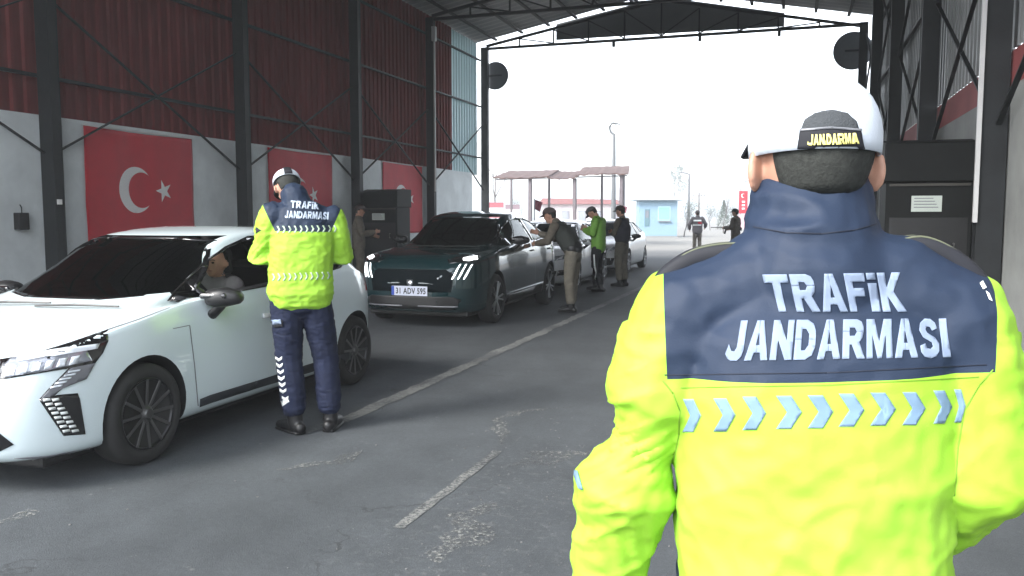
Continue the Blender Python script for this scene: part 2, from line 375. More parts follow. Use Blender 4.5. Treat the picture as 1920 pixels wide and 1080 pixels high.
# ------------------------------------------------------------------ ground
def asphalt():
    m = bpy.data.materials.new('asphalt'); m.use_nodes = True
    n = m.node_tree.nodes; l = m.node_tree.links; b = n['Principled BSDF']
    tc = n.new('ShaderNodeTexCoord')
    def noi(s, d=6, r=.6, st=(1,1,1)):
        mp = n.new('ShaderNodeMapping'); mp.inputs['Scale'].default_value = st; l.new(tc.outputs['Object'], mp.inputs[0])
        t = n.new('ShaderNodeTexNoise'); t.inputs['Scale'].default_value = s; t.inputs['Detail'].default_value = d; t.inputs['Roughness'].default_value = r; l.new(mp.outputs[0], t.inputs['Vector']); return t.outputs[0]
    def mr(x, a, b_, c, d):
        r = n.new('ShaderNodeMapRange'); l.new(x, r.inputs[0])
        for i, q in enumerate((a, b_, c, d)): r.inputs[i+1].default_value = q
        return r.outputs[0]
    def mul(a, b_):
        k = n.new('ShaderNodeMath'); k.operation = 'MULTIPLY'
        for i, q in enumerate((a, b_)):
            if isinstance(q, (int, float)): k.inputs[i].default_value = q
            else: l.new(q, k.inputs[i])
        return k.outputs[0]
    big = mr(noi(.45), .3, .7, .75, 1.15); mid = mr(noi(3.5), .3, .7, .88, 1.1); fine = mul(mr(noi(170, 3), .3, .7, .62, 1.35), mr(noi(34, 5, .75), .3, .7, .82, 1.16))
    streak = mr(noi(1.2, 4, .6, (1, .12, 1)), .35, .7, .88, 1.12)
    v = mul(mul(big, mid), mul(fine, streak))
    base = n.new('ShaderNodeVectorMath'); base.operation = 'SCALE'; base.inputs[0].default_value = (.072, .080, .087); l.new(v, base.inputs['Scale'])
    # pale worn specks, thickest along the broken-up joint of the lane
    sp = n.new('ShaderNodeSeparateXYZ'); l.new(tc.outputs['Object'], sp.inputs[0])
    def band(o_, c, w_):
        a = n.new('ShaderNodeMath'); a.operation = 'SUBTRACT'; l.new(o_, a.inputs[0]); a.inputs[1].default_value = c
        a2 = n.new('ShaderNodeMath'); a2.operation = 'ABSOLUTE'; l.new(a.outputs[0], a2.inputs[0]); return mr(a2.outputs[0], w_*.3, w_, 1, 0)
    zone = mul(band(sp.outputs['X'], -1.35, .75), band(sp.outputs['Y'], 3.9, 1.9))
    vo = n.new('ShaderNodeTexVoronoi'); vo.inputs['Scale'].default_value = 55; l.new(tc.outputs['Object'], vo.inputs['Vector'])
    chips = mr(vo.outputs['Distance'], .10, .20, 1, 0)
    pz = mr(noi(6, 5, .7), .50, .62, 0, 1)
    a1 = mul(mul(zone, pz), mul(chips, .8))
    vo2 = n.new('ShaderNodeTexVoronoi'); vo2.inputs['Scale'].default_value = 7; l.new(tc.outputs['Object'], vo2.inputs['Vector'])
    a2 = mul(mul(mr(vo2.outputs['Distance'], .03, .16, 1, 0), mr(noi(9, 6, .8), .54, .60, 0, 1)), .45)
    a3 = mul(mul(zone, mr(noi(14, 6, .75), .54, .66, 0, 1)), .4)
    # thin cracks
    vo3 = n.new('ShaderNodeTexVoronoi'); vo3.feature = 'DISTANCE_TO_EDGE'; vo3.inputs['Scale'].default_value = .55
    wv = n.new('ShaderNodeVectorMath'); wv.operation = 'ADD'; nz = n.new('ShaderNodeTexNoise'); nz.inputs['Scale'].default_value = 2.5; nz.inputs['Detail'].default_value = 5; l.new(tc.outputs['Object'], nz.inputs['Vector'])
    sc_ = n.new('ShaderNodeVectorMath'); sc_.operation = 'SCALE'; sc_.inputs['Scale'].default_value = .9; l.new(nz.outputs['Color'], sc_.inputs[0]); l.new(tc.outputs['Object'], wv.inputs[0]); l.new(sc_.outputs[0], wv.inputs[1]); l.new(wv.outputs[0], vo3.inputs['Vector'])
    crack = mul(mr(vo3.outputs['Distance'], .002, .008, .55, 0), mr(noi(.8), .5, .6, 0, 1))
    def mix(f, A, col):
        x = n.new('ShaderNodeMix'); x.data_type = 'RGBA'; l.new(f, x.inputs[0]); l.new(A, x.inputs[6]); x.inputs[7].default_value = (*col, 1); return x.outputs[2]
    c = mix(a1, base.outputs[0], (.26, .26, .25)); c = mix(a2, c, (.24, .24, .23)); c = mix(a3, c, (.16, .165, .165)); c = mix(crack, c, (.02, .02, .02))
    yard = mul(mr(sp.outputs['Y'], 30.0, 33.0, 0, 1), mr(noi(.25, 6, .65), .3, .7, .75, 1)); c = mix(yard, c, (.23, .22, .20))
    # dusty verge by the right wall
    vg = mul(mr(sp.outputs['X'], 1.2, 2.0, 0, 1), mr(noi(2.5, 6, .7), .35, .6, 0, .55)); c = mix(vg, c, (.16, .145, .125))
    l.new(c, b.inputs['Base Color']); b.inputs['Roughness'].default_value = .78; b.inputs['Specular IOR Level'].default_value = .35
    bp = n.new('ShaderNodeBump'); bp.inputs['Strength'].default_value = .35; bp.inputs['Distance'].default_value = .01; l.new(noi(110, 4, .7), bp.inputs['Height'])
    bp2 = n.new('ShaderNodeBump'); bp2.inputs['Strength'].default_value = .5; bp2.inputs['Distance'].default_value = .02; l.new(a3, bp2.inputs['Height']); l.new(bp.outputs[0], bp2.inputs['Normal']); l.new(bp2.outputs[0], b.inputs['Normal'])
    return m
b = nb()
for v in [(-1500,-300,0),(1500,-300,0),(1500,2500,0),(-1500,2500,0)]: b.verts.new(v)
b.faces.new(b.verts[:]); tag(obj('ground', b, asphalt()), kind='structure')

def worn_mat(cut=.34):
    m = mat('worn_road_paint', (.30, .31, .30), .8); n = m.node_tree.nodes; l = m.node_tree.links; bs = n['Principled BSDF']
    tc = n['Texture Coordinate']; t = n.new('ShaderNodeTexNoise'); t.inputs['Scale'].default_value = 24; t.inputs['Detail'].default_value = 7; t.inputs['Roughness'].default_value = .75; l.new(tc.outputs['Object'], t.inputs['Vector'])
    t2 = n.new('ShaderNodeTexNoise'); t2.inputs['Scale'].default_value = 1.1; l.new(tc.outputs['Object'], t2.inputs['Vector'])
    ad = n.new('ShaderNodeMath'); ad.operation = 'ADD'; l.new(t.outputs[0], ad.inputs[0]); l.new(t2.outputs[0], ad.inputs[1])
    r = n.new('ShaderNodeMapRange'); r.inputs[1].default_value = .86; r.inputs[2].default_value = 1.1; l.new(ad.outputs[0], r.inputs[0])
    x = n.new('ShaderNodeMix'); x.data_type = 'RGBA'; x.inputs[6].default_value = (.085, .09, .093, 1); x.inputs[7].default_value = (.20, .205, .195, 1); l.new(r.outputs[0], x.inputs[0]); l.new(x.outputs[2], bs.inputs['Base Color'])
    t3 = n.new('ShaderNodeTexNoise'); t3.inputs['Scale'].default_value = 38; t3.inputs['Detail'].default_value = 8; t3.inputs['Roughness'].default_value = .8; l.new(tc.outputs['Object'], t3.inputs['Vector'])
    a_ = n.new('ShaderNodeMapRange'); a_.inputs[1].default_value = cut; a_.inputs[2].default_value = cut+.07; l.new(t3.outputs[0], a_.inputs[0]); l.new(a_.outputs[0], bs.inputs['Alpha'])
    return m
M['paint_line'] = worn_mat()
def worn_strip(name, pts, width, m_=None, rag=.25, z=.004, seedv=0, seg=.06, taper=False):
    b = nb(); L_, R_ = [], []
    P = []
    for a, c in zip(pts, pts[1:]):
        a, c = Vector((*a, 0)), Vector((*c, 0)); k = max(1, int((c-a).length/seg))
        P += [a.lerp(c, i/k) for i in range(k)]
    P.append(Vector((*pts[-1], 0)))
    for i, p in enumerate(P):
        d = (P[min(i+1, len(P)-1)]-P[max(i-1, 0)]).normalized(); s = V(d.y, -d.x, 0)
        e1 = noise.noise(p*6+V(seedv, 0, 0))*rag*width + noise.noise(p*25+V(seedv, 3, 0))*rag*.5*width; e2 = noise.noise(p*6+V(0, seedv+9, 0))*rag*width+ noise.noise(p*25+V(seedv, 8, 0))*rag*.5*width
        q = 1 if not taper else max(.08, math.sin(PI*(i+.5)/len(P))**.6)
        L_.append(b.verts.new(p+s*(width/2*q+e1*q)+V(0,0,z))); R_.append(b.verts.new(p-s*(width/2*q+e2*q)+V(0,0,z)))
    for i in range(len(P)-1): b.faces.new((L_[i], L_[i+1], R_[i+1], R_[i]))
    return tag(obj(name, b, m_ or M['paint_line']), kind='structure')
worn_strip('lane_line', [(-3.25, 5.05), (-3.14, 5.5), (-3.08, 10), (-3.02, 18), (-3.0, 30), (-3.0, 60)], .13)
M['paint_flake'] = worn_mat(.50)
worn_strip('worn_centre_line', [(-1.79, 3.62), (-1.78, 4.2), (-1.775, 5.05)], .062, worn_mat(.43), rag=.14, seedv=4)
worn_strip('worn_paint_flake', [(-1.80, 5.2), (-1.90, 5.5), (-2.06, 5.85), (-1.95, 6.2), (-1.62, 6.42)], .09, M['paint_flake'], rag=.9, seedv=7, taper=True)
worn_strip('worn_paint_flake', [(-1.60, 4.75), (-1.35, 5.1), (-1.1, 5.2)], .16, M['paint_flake'], rag=.9, seedv=11, taper=True)
worn_strip('worn_paint_flake', [(-1.45, 3.3), (-1.42, 3.7), (-1.50, 4.1)], .20, M['paint_flake'], rag=.9, seedv=21, taper=True)
worn_strip('worn_paint_flake', [(-3.7, 3.05), (-3.66, 3.25)], .10, M['paint_flake'], rag=.9, seedv=14, taper=True)
worn_strip('worn_paint_flake', [(-2.9, 4.25), (-2.65, 4.5), (-2.6, 4.75)], .10, M['paint_flake'], rag=.9, seedv=31, taper=True)

# pebbles of broken asphalt along the worn line: nobody could count them
b = nb()
for i in range(260):
    x = -1.35+random.gauss(0, .38); y = random.uniform(2.4, 6.2); s = random.uniform(.002, .006)
    if random.random() < .15: x, y, s = random.uniform(-3.6, -.2), random.uniform(2.4, 9), random.uniform(.003, .008)
    g = bmesh.ops.create_icosphere(b, subdivisions=1, radius=1)['verts']
    for v in g: v.co = V(x+v.co.x*s*random.uniform(.7,1.3), y+v.co.y*s*random.uniform(.7,1.3), s*.4+v.co.z*s*.6)
tag(obj('asphalt_gravel', b, mat('gravel_stone', (.14, .14, .138), .9, var=.4, vscale=9)), kind='stuff', label='loose asphalt chips scattered along the worn centre line', cat='gravel')

# ------------------------------------------------------------------ the shed
XL, XR, YE = -11.2, 2.15, 30.1
EAVE, APEX = 7.72, 9.0
COLY = [.6, 5.5, 10.4, 15.3, 20.2, 25.1, YE]
XM = (XL+XR)/2
def roofz(x): return EAVE+.28 + (APEX-EAVE)*(1-abs(x-XM)/((XR-XL)/2))
shed = thing('checkpoint_shed', 'tall steel shed over the road with dark columns and red sheet left wall', 'shed', (XM, 15, 0))
def S(name, bm, m, **k):
    o = obj(name, bm, m, shed, **k); o.location = -shed.location; return o
# columns, H sections
for y in COLY:
    for x, sgn in ((XL, 1), (XR, -1)):
        xc = x + sgn*.13
        b = nb(); top = EAVE+.05
        box(b, xc-.13, xc+.13, y-.09, y-.072, 0, top); box(b, xc-.13, xc+.13, y+.072, y+.09, 0, top); box(b, xc-.010, xc+.010, y-.072, y+.072, 0, top)
        box(b, xc-.125, xc-.105, y-.072, y+.072, 0, top); box(b, xc+.105, xc+.125, y-.072, y+.072, 0, top)
        box(b, xc-.2, xc+.2, y-.17, y+.17, 0, .03)
        S('column', b, M['steel'])
# trusses
def truss(y, drop_right=0, sag=0):
    b = nb(); z0 = EAVE
    x0, x1 = XL+.2, XR-.2
    tz = lambda x: EAVE+.10+(APEX-EAVE-.12)*(1-abs(x-XM)/((x1-x0)/2)) - (drop_right if x > XM+.2 else 0)*(x-XM)/(x1-XM)*.6 - (drop_right*.4 if x > XM+.2 else 0)
    beam(b, (x0, y, z0), (x1, y, z0), .09, .09); 
    beam(b, (x0, y, tz(x0)), (XM, y, tz(XM)), .09, .09); beam(b, (XM, y, tz(XM)), (x1, y, tz(x1)), .09, .09)
    N = 10; xs = [x0+(x1-x0)*i/N for i in range(N+1)]
    for i in range(1, N): beam(b, (xs[i], y, z0+.045), (xs[i], y, tz(xs[i])-.045), .05, .05)
    for i in range(N):
        if xs[i] < XM-.1: beam(b, (xs[i], y, tz(xs[i])-.05) if i else (xs[i], y, z0+.05), (xs[i+1], y, z0+.05), .04, .04) if i else None
        elif xs[i+1] > XM and i < N-1: beam(b, (xs[i], y, z0+.05), (xs[i+1], y, tz(xs[i+1])-.05), .04, .04)
    return b
for y in COLY[:-1]: S('roof_truss', truss(y), M['steel'])
S('roof_truss', truss(YE, .16), M['steel'])
for x in (-6.2, -3.2, -.6): b = nb(); box(b, x-.05, x+.05, YE-.05, YE+.05, EAVE-.22, EAVE-.05); S('truss_bracket', b, M['steel'])
# purlins
for k in range(1, 7):
    for s in (-1, 1):
        b = nb(); x = XM + s*(XR-XL)/2*k/6.6; beam(b, (x, 2.3, roofz(x)-.11), (x, YE-.05, roofz(x)-.11), .1, .06); S('purlin', b, M['steel'])
# corrugated sheets
def corr_wall(x, y0, y1, z0, z1, side, pitch=.25, dep=.04):
    b = nb(); prof = []; y = y0
    while y < y1-1e-6:
        for dy, dx in ((0, 0), (.35, 0), (.45, 1), (.9, 1)):
            yy = y+dy*pitch
            if yy <= y1: prof.append((yy, dx*dep))
        y += pitch
    prof.append((y1, 0)); lo = [b.verts.new((x+side*d, yy, z0)) for yy, d in prof]; hi = [b.verts.new((x+side*d, yy, z1)) for yy, d in prof]
    for i in range(len(prof)-1): b.faces.new((lo[i], lo[i+1], hi[i+1], hi[i]))
    return b
def thick(o, t=.002):
    s = o.modifiers.new('s', 'SOLIDIFY'); s.thickness = t; s.offset = 0; return o
thick(S('wall_sheet', corr_wall(XL-.10, COLY[0]-.4, 27.4, 3.05, EAVE+.25, -1), M['red_sheet']))
tp = mat('translucent_sheet', (.55, .66, .68), .5)
tb = tp.node_tree.nodes['Principled BSDF']; tb.inputs['Transmission Weight'].default_value = .0
tr_ = tp.node_tree.nodes.new('ShaderNodeBsdfTranslucent'); tr_.inputs[0].default_value = (.5, .62, .64, 1); mx_ = tp.node_tree.nodes.new('ShaderNodeMixShader'); mx_.inputs[0].default_value = .28
tp.node_tree.links.new(tb.outputs[0], mx_.inputs[1]); tp.node_tree.links.new(tr_.outputs[0], mx_.inputs[2]); tp.node_tree.links.new(mx_.outputs[0], tp.node_tree.nodes['Material Output'].inputs[0])
thick(S('translucent_sheet', corr_wall(XL-.10, 27.402, YE-.25, 3.05, EAVE+.2, -1), tp))
thick(S('wall_sheet', corr_wall(XR+.10, COLY[0]-.4, YE, 3.36, EAVE+.2, 1), M['grey_sheet']))
# roof with corrugation across
def roof_half(s):
    b = nb(); n_ = 132; rows = []
    xe = XM+s*((XR-XL)/2+.35)
    for i in range(n_+1):
        y = 2.2+(YE+.0-2.2)*i/n_; dz = .035 if i % 2 else 0
        rows.append((b.verts.new((XM, y, roofz(XM)+dz)), b.verts.new((xe, y, roofz(xe)+dz))))
    for p, q in zip(rows, rows[1:]): b.faces.new((p[0], p[1], q[1], q[0]))
    return b
for s in (-1, 1): thick(S('roof_sheet', roof_half(s), M['roof']))
# girts and braces
for z in (3.7, 5.6, 7.3): b = nb(); beam(b, (XL-.03, COLY[0]-.3, z), (XL-.03, YE, z), .07, .05); S('girt', b, M['steel'])
for z in (5.2, 6.9): b = nb(); beam(b, (XR+.03, COLY[0], z), (XR+.03, YE, z), .07, .05); S('girt', b, M['steel'])
for y0, y1 in zip(COLY[:-1], COLY[1:]):
    for x, dx in ((XL+.06, .0), (XR-.06, .0)):
        for za, zb in ((2.5, 4.9), (4.95, 7.4)):
            if za > 4 and x < 0 and y0 > 9: continue
            b = nb(); beam(b, (x, y0+.1, za), (x, y1-.1, zb), .055, .02, V(0,0,1)); S('brace', b, M['steel'])
            b = nb(); beam(b, (x+.03*(1 if x < 0 else -1), y0+.1, zb), (x+.03*(1 if x < 0 else -1), y1-.1, za), .055, .02, V(0,0,1)); S('brace', b, M['steel'])
# low masonry walls
b = nb(); box(b, XL-.28, XL-.05, COLY[0]-.6, 29.2, 0, 3.10); S('low_wall', b, M['wall'])
b = nb(); box(b, XR+.02, XR+.25, COLY[0]-.6, YE, 0, 2.90); S('low_wall', b, mat('weathered_wall', (.30,.31,.30), .85, var=.3, vscale=.9, bump=.2))
b = nb(); box(b, XR+.022, XR+.248, COLY[0]-.6, YE, 2.902, 3.27); S('painted_band', b, M['wall_red'])
# fascia board behind the gable truss
b = nb(); prism(b, [(-8.35, EAVE+.18), (-8.35, roofz(-8.35)-.08), (XM, APEX+.12), (-.45, roofz(-.45)-.22), (-.45, EAVE+.12)], lambda u, v: V(u, YE+.12, v), lambda u, v: V(u, YE+.16, v))
S('fascia_board', b, mat('fascia_back', (.10, .105, .11), .6, var=.2, vscale=.7))
# conduit on the near right column, junction box on a left column
b = nb(); beam(b, (XR-.28, 10.28, 1.45), (XR-.28, 10.28, 5.2), .045, .045); S('conduit', b, mat('conduit_white', (.5, .5, .5), .5))
b = nb(); box(b, XL+.27, XL+.4, 24.85, 25.0, 7.0, 7.45); S('junction_box', b, mat('box_grey', (.5, .5, .5), .5), bevel=.01)
b = nb(); beam(b, (XL+.33, 24.93, 2.3), (XL+.33, 24.93, 7.0), .05, .05); S('conduit', b, mat('conduit_grey', (.35, .35, .34), .5))
b = nb(); box(b, XL+.265, XL+.30, 10.33, 10.4, 1.7, 1.78); S('switch', b, M['flag_white'])
# kerb by the right wall
b = nb(); box(b, XR-.18, XR+.018, 10.7, 29.5, 0, .14); tag(obj('kerb', b, mat('kerb_concrete', (.38, .39, .39), .85, var=.2, vscale=3), bevel=.015), kind='structure')
# wall-mounted black meter box
t = thing('meter_box', 'small black meter box with a cable on the white wall left of the first column', 'meter box', (XL+.0, 9.9, 1.45))
b = nb(); box(b, -.05, .07, -.09, .09, -.14, .12); obj('casing', b, M['black'], t, bevel=.01)
b = nb(); tube(b, [(0, .02, .12), (0, .02, .2), (-.04, .03, .24)], [.008]*3, 8); obj('cable', b, M['rubber'], t)

# round road signs seen from the back, on the gable posts
for nm, x, z, r, lab in (('round_sign', XL+.42, 6.78, .52, 'round grey sign seen from behind at the far left gable column'), ('round_sign', XR-.42, 6.95, .62, 'round grey sign seen from behind at the far right gable column')):
    t = thing(nm, lab, 'sign', (x, YE+.35, z), group='round signs on the far gable')
    b = nb(); lathe(b, [(0, -.02), (r*.97, -.02), (r, -.01), (r, .01), (r*.97, .02), (0, .02)], axis='y', n=40); obj('sign_disc', b, mat('sign_back', (.07, .08, .09), .5, var=.15), t)
    b = nb(); box(b, -.25, .25, -.06, -.022, -.03, .03); beam(b, (-.22 if x < 0 else .22, -.04, 0), (-.22 if x < 0 else .22, -.25, 0), .04, .04); obj('bracket', b, M['steel'], t)

# ------------------------------------------------------------------ flags on the left wall
def flag_mesh(y0, y1, z0, z1, x, seed):
    b = nb(); NX, NZ = 40, 26; g = []
    for j in range(NZ+1):
        row = []
        for i in range(NX+1):
            u, v = i/NX, j/NZ
            dx = .02*noise.noise(V(u*3.2, v*1.2, seed)) + .012*noise.noise(V(u*9, v*2, seed+5)) + .008
            sag = -.02*math.sin(PI*u)*v
            row.append(b.verts.new((x+dx, y0+(y1-y0)*u + .012*noise.noise(V(v*4, seed, 0)), z0+(z1-z0)*v+sag)))
        g.append(row)
    for j in range(NZ):
        for i in range(NX): b.faces.new((g[j][i], g[j][i+1], g[j+1][i+1], g[j+1][i]))
    return b
def star(cx, cy, r, rot):
    return [(cx+(r if k % 2 == 0 else r*.382)*math.cos(rot+PI*k/5), cy+(r if k % 2 == 0 else r*.382)*math.sin(rot+PI*k/5)) for k in range(10)]
def crescent(cx, cy, ro, ri, off):
    # outer arc minus inner disc shifted right
    d = off; xi = (ro*ro-ri*ri+d*d)/(2*d); yi = math.sqrt(ro*ro-xi*xi)
    a0 = math.atan2(yi, xi); b0 = math.atan2(yi, xi-d); n_ = 28; P = []
    for k in range(n_+1): a = a0+(2*PI-2*a0)*k/n_; P.append((cx+ro*math.cos(a), cy+ro*math.sin(a)))
    for k in range(1, n_): a = (2*PI-b0)-(2*PI-2*b0)*k/n_; P.append((cx+d+ri*math.cos(a), cy+ri*math.sin(a)))
    return P
for i, (y0, y1, z0, z1, lab) in enumerate(((11.2, 13.88, .95, 3.02, 'red crescent and star flag on the wall directly above the white hatchback'),
        (16.4, 19.2, 1.0, 3.06, 'red crescent and star flag on the wall behind the head of the bowed officer'),
        (22.0, 24.75, 1.0, 3.08, 'red crescent and star flag on the wall beside the black cabinet'))):
    t = thing('wall_flag', lab, 'flag', (XL, y0, z0), group='flags hung on the left wall')
    bm_ = flag_mesh(0, y1-y0, 0, z1-z0, -.035, i*3.3); bm_.normal_update(); bt = BVHTree.FromBMesh(bm_)
    o = obj('cloth', bm_, M['flag_red'], t, smooth=True); thick(o, .003)
    G = z1-z0
    ray = lambda u, v: (V(1, u, v), V(-1, 0, 0))
    cyv = .5*G; yc = (y1-y0)*.43
    decal('crescent', [crescent(yc, cyv, .20*G, .155*G, .068*G)], ray, .06, bt, .004, M['flag_white'], t, thick=.001)
    decal('star', [star(yc+.335*G, cyv, .105*G, PI)], ray, .06, bt, .004, M['flag_white'], t, thick=.001)
    b = nb(); tube(b, [(-.02, -.03, z1-z0+.01), (-.02, y1-y0+.03, z1-z0+.01)], [.008]*2, 8); obj('cord', b, M['flag_white'], t)

# ------------------------------------------------------------------ black cabinets
def cabinet(name, lab, x, y, h, w_):
    t = thing(name, lab, 'cabinet', (x, y, 0), group='black roller cabinets by the walls')
    b = nb(); box(b, -w_/2, w_/2, -.25, .55, 0, h*.78); obj('casing', b, M['boothblk'], t, bevel=.015)
    b = nb(); prism(b, [(-.32, h*.78+.002), (.58, h*.78+.002), (.58, h), (.1, h), (-.28, h-.06)], lambda u, v: V(-w_/2-.03, u, v), lambda u, v: V(w_/2+.03, u, v)); obj('hood', b, M['boothblk'], t, bevel=.015)
    b = nb(); beam(b, (-w_/2+.04, -.27, h*.765), (w_/2-.04, -.27, h*.765), .03, .03); obj('hood_rail', b, mat('rail_bronze', (.05, .045, .038), .5), t)
    b = nb(); box(b, -.20*w_, .15*w_, -.262, -.252, h*.63, h*.71); obj('notice', b, M['paper'], t)
    b = nb()
    for k in range(4): box(b, -.17*w_, (.05+.02*k)*w_, -.265, -.2635, h*.695-k*h*.015, h*.699-k*h*.015)
    obj('notice_text', b, M['greytrim'], t)
    b = nb(); tube(b, [(w_*.3, -.25, h*.42), (w_*.3, -.30, h*.42), (w_*.3, -.30, h*.47), (w_*.3, -.25, h*.47)], [.012]*4, 8); obj('handle', b, M['brake'], t)
    b = nb(); box(b, -w_/2+.05, w_/2-.05, -.256, -.252, h*.05, h*.60); obj('door', b, M['black'], t, bevel=.003)
    return t
cabinet('roller_cabinet', 'large black hooded cabinet with a pale notice standing between the right hand columns', 1.62, 12.05, 2.50, 1.0)
cabinet('roller_cabinet', 'black hooded cabinet with a pale notice by the left wall beside the khaki soldier', -10.50, 20.6, 2.24, 1.05)

# ------------------------------------------------------------------ cars (local: front at y=0 facing -y, rear at +y)
def car(name, label, loc, sp, mw_yaw=0):
    root = thing(name, label, 'car', loc, mw_yaw, 'cars queueing in the checked lane')
    bpy.context.view_layer.update()
    mw = Matrix.Translation(loc) @ Matrix.Rotation(mw_yaw, 4, 'Z')
    L, Wd = sp['L'], sp['W']/2
    ftop, fsh, fplan, frail_w, fzb = [smooth_keys(sp[k]) for k in ('top', 'sh', 'plan', 'railw', 'zb')]
    ay1, ay2, R = sp['axles'][0], sp['axles'][1], sp['R']
    cab0, cab1 = sp['cab']
    ys = []; y = 0
    base = [0, .012, .03, .06, .1, .15, .21, .28]
    ys = base[:]; y = .36
    while y < L-.34: ys.append(y); y += .075
    ys += [L-q for q in (.28, .21, .15, .1, .06, .03, .012, 0)]
    b = nb(); rings = []
    for y in ys:
        wp = fplan(y); bul = .012*math.exp(-((y-ay1)/.42)**2)+.016*math.exp(-((y-ay2)/.45)**2)
        wp += bul; zt = ftop(y); zs = min(fsh(y), zt-.004); zb = fzb(y); hr = frail_w(y)
        cabf = 0 if y < cab0 or y > cab1 else min(1, (y-cab0)/.25, (cab1-y)/.25)
        lag = .17*max(0, 1-abs(y-(cab0+.4))/.8)
        zr_c = ftop(y-lag)-.055; zr_h = zs+(zt-zs)*.72
        zr = zr_h*(1-cabf)+max(zr_c, zs+.002)*cabf; xr = (wp*.80)*(1-cabf)+hr*cabf
        ws = wp-.045-(.0 if cabf == 0 else .01)
        zm = zb+(zs-zb)*.52
        keys = [(0, zb), (wp-.16, zb), (wp-.045, zb+.035), (wp-.012, zb+.13), (wp, zm), (wp-.012, zm+(zs-zm)*.62), (ws, zs), (ws-.03, zs+(zr-zs)*.12+.002)]
        keys += [(ws-.03+(xr-ws+.03)*.5+.012, zs+(zr-zs)*.55), (xr+.012, zr-.012*cabf), (xr-.035, zr+(zt-zr)*.35), (xr*.70, zr+(zt-zr)*.82), (xr*.35, zr+(zt-zr)*.97), (0, zt)]
        # polyline -> resampled smooth
        pts = []
        for i in range(len(keys)-1):
            p0 = Vector(keys[max(i-1, 0)]); p1 = Vector(keys[i]); p2 = Vector(keys[i+1]); p3 = Vector(keys[min(i+2, len(keys)-1)])
            if i == 0: p0 = V(-p2.x, p2.y)
            n_ = 3
            for k in range(n_):
                t = k/n_; tens = .5
                m1 = (p2-p0)*tens; m2 = (p3-p1)*tens; sl_ = (p2-p1).length
                if m1.length > sl_: m1 = m1.normalized()*sl_
                if m2.length > sl_: m2 = m2.normalized()*sl_
                pts.append((2*t**3-3*t*t+1)*p1+(t**3-2*t*t+t)*m1+(-2*t**3+3*t*t)*p2+(t**3-t*t)*m2)
        pts.append(Vector(keys[-1]))
        ring = [b.verts.new((p.x, y, p.y)) for p in pts] + [b.verts.new((-p.x, y, p.y)) for p in pts[-2:0:-1]]
        rings.append(ring)
    n_ = len(rings[0])
    for p, q in zip(rings, rings[1:]):
        for k in range(n_): b.faces.new((p[k], p[(k+1)%n_], q[(k+1)%n_], q[k]))
    b.faces.new(rings[0][::-1]); b.faces.new(rings[-1]); bmesh.ops.recalc_face_normals(b, faces=b.faces); b.normal_update()
    bt = BVHTree.FromBMesh(b)
    me = bpy.data.meshes.new('body'); b.to_mesh(me); b.free(); me.materials.append(sp['paint'])
    cuts = []
    def ext_x(poly, x0, x1):
        c = nb(); prism(c, poly, lambda u, v: V(x0, u, v), lambda u, v: V(x1, u, v)); return c
    for s in (-1, 1):
        for ay in (ay1, ay2):
            c = nb(); lathe(c, [(R+.035, s*(Wd-.30)), (R+.035, s*(Wd+.2))], (0, ay, R+.015), 'x', 40); cuts.append(c)
    cuts.append(ext_x(sp['side'], -1.2, 1.2))
    c = nb(); ws_ = sp['screen']; prism(c, ws_, lambda u, v: V(u, cab0-.6, v), lambda u, v: V(u, cab0+.95, v)); cuts.append(c)
    c = nb(); rs_ = sp['rear']; prism(c, rs_, lambda u, v: V(u, cab1-.7, v), lambda u, v: V(u, L+.3, v)); cuts.append(c)
    c = nb(); box(c, -Wd+.17, Wd-.17, cab0+.35, cab1-.45, .34, sp['beltz']+.06); cuts.append(c)
    c = nb(); sl = sp['side']; zt_ = max(p[1] for p in sl)
    box(c, -.56, .56, cab0+.75, cab1-.75, sp['beltz'], zt_+.02); cuts.append(c)
    me2 = boolean(me, cuts, M['interior']); me2.name = 'body'
    if len(me2.materials) < 2: me2.materials.append(M['interior'])
    # faces that lie off the outer skin are cabin or wheel well
    for f in me2.polygons:
        c = f.center; h = bt.find_nearest(c)
        f.material_index = 1 if h[3] > .006 else 0
        f.use_smooth = True
    me2.materials[0] = sp['paint']; me2.materials[1] = M['interior']
    body = bpy.data.objects.new('body', me2); C.objects.link(body); body.parent = root
    try: 
        with bpy.context.temp_override(object=body, active_object=body, selected_objects=[body], selected_editable_objects=[body]): bpy.ops.object.shade_smooth_by_angle(angle=math.radians(38))
    except Exception as e: print('smooth', e)
    # glazing
    rx = lambda s: (lambda u, v: (V(s*3, u, v), V(-s, 0, 0)))
    ry0 = lambda u, v: (V(u, -3, v), V(0, 1, 0)); ry1 = lambda u, v: (V(u, L+3, v), V(0, -1, 0))
    def grow(poly, g):
        cx = sum(p[0] for p in poly)/len(poly); cy = sum(p[1] for p in poly)/len(poly); R_ = []
        for x, y in poly:
            d = V(x-cx, y-cy); R_.append((x+d.normalized().x*g, y+d.normalized().y*g))
        return R_
    def ringpoly(poly, g):
        out_ = grow(poly, g); n = len(poly); return [[poly[i], poly[(i+1)%n], out_[(i+1)%n], out_[i]] for i in range(n)]
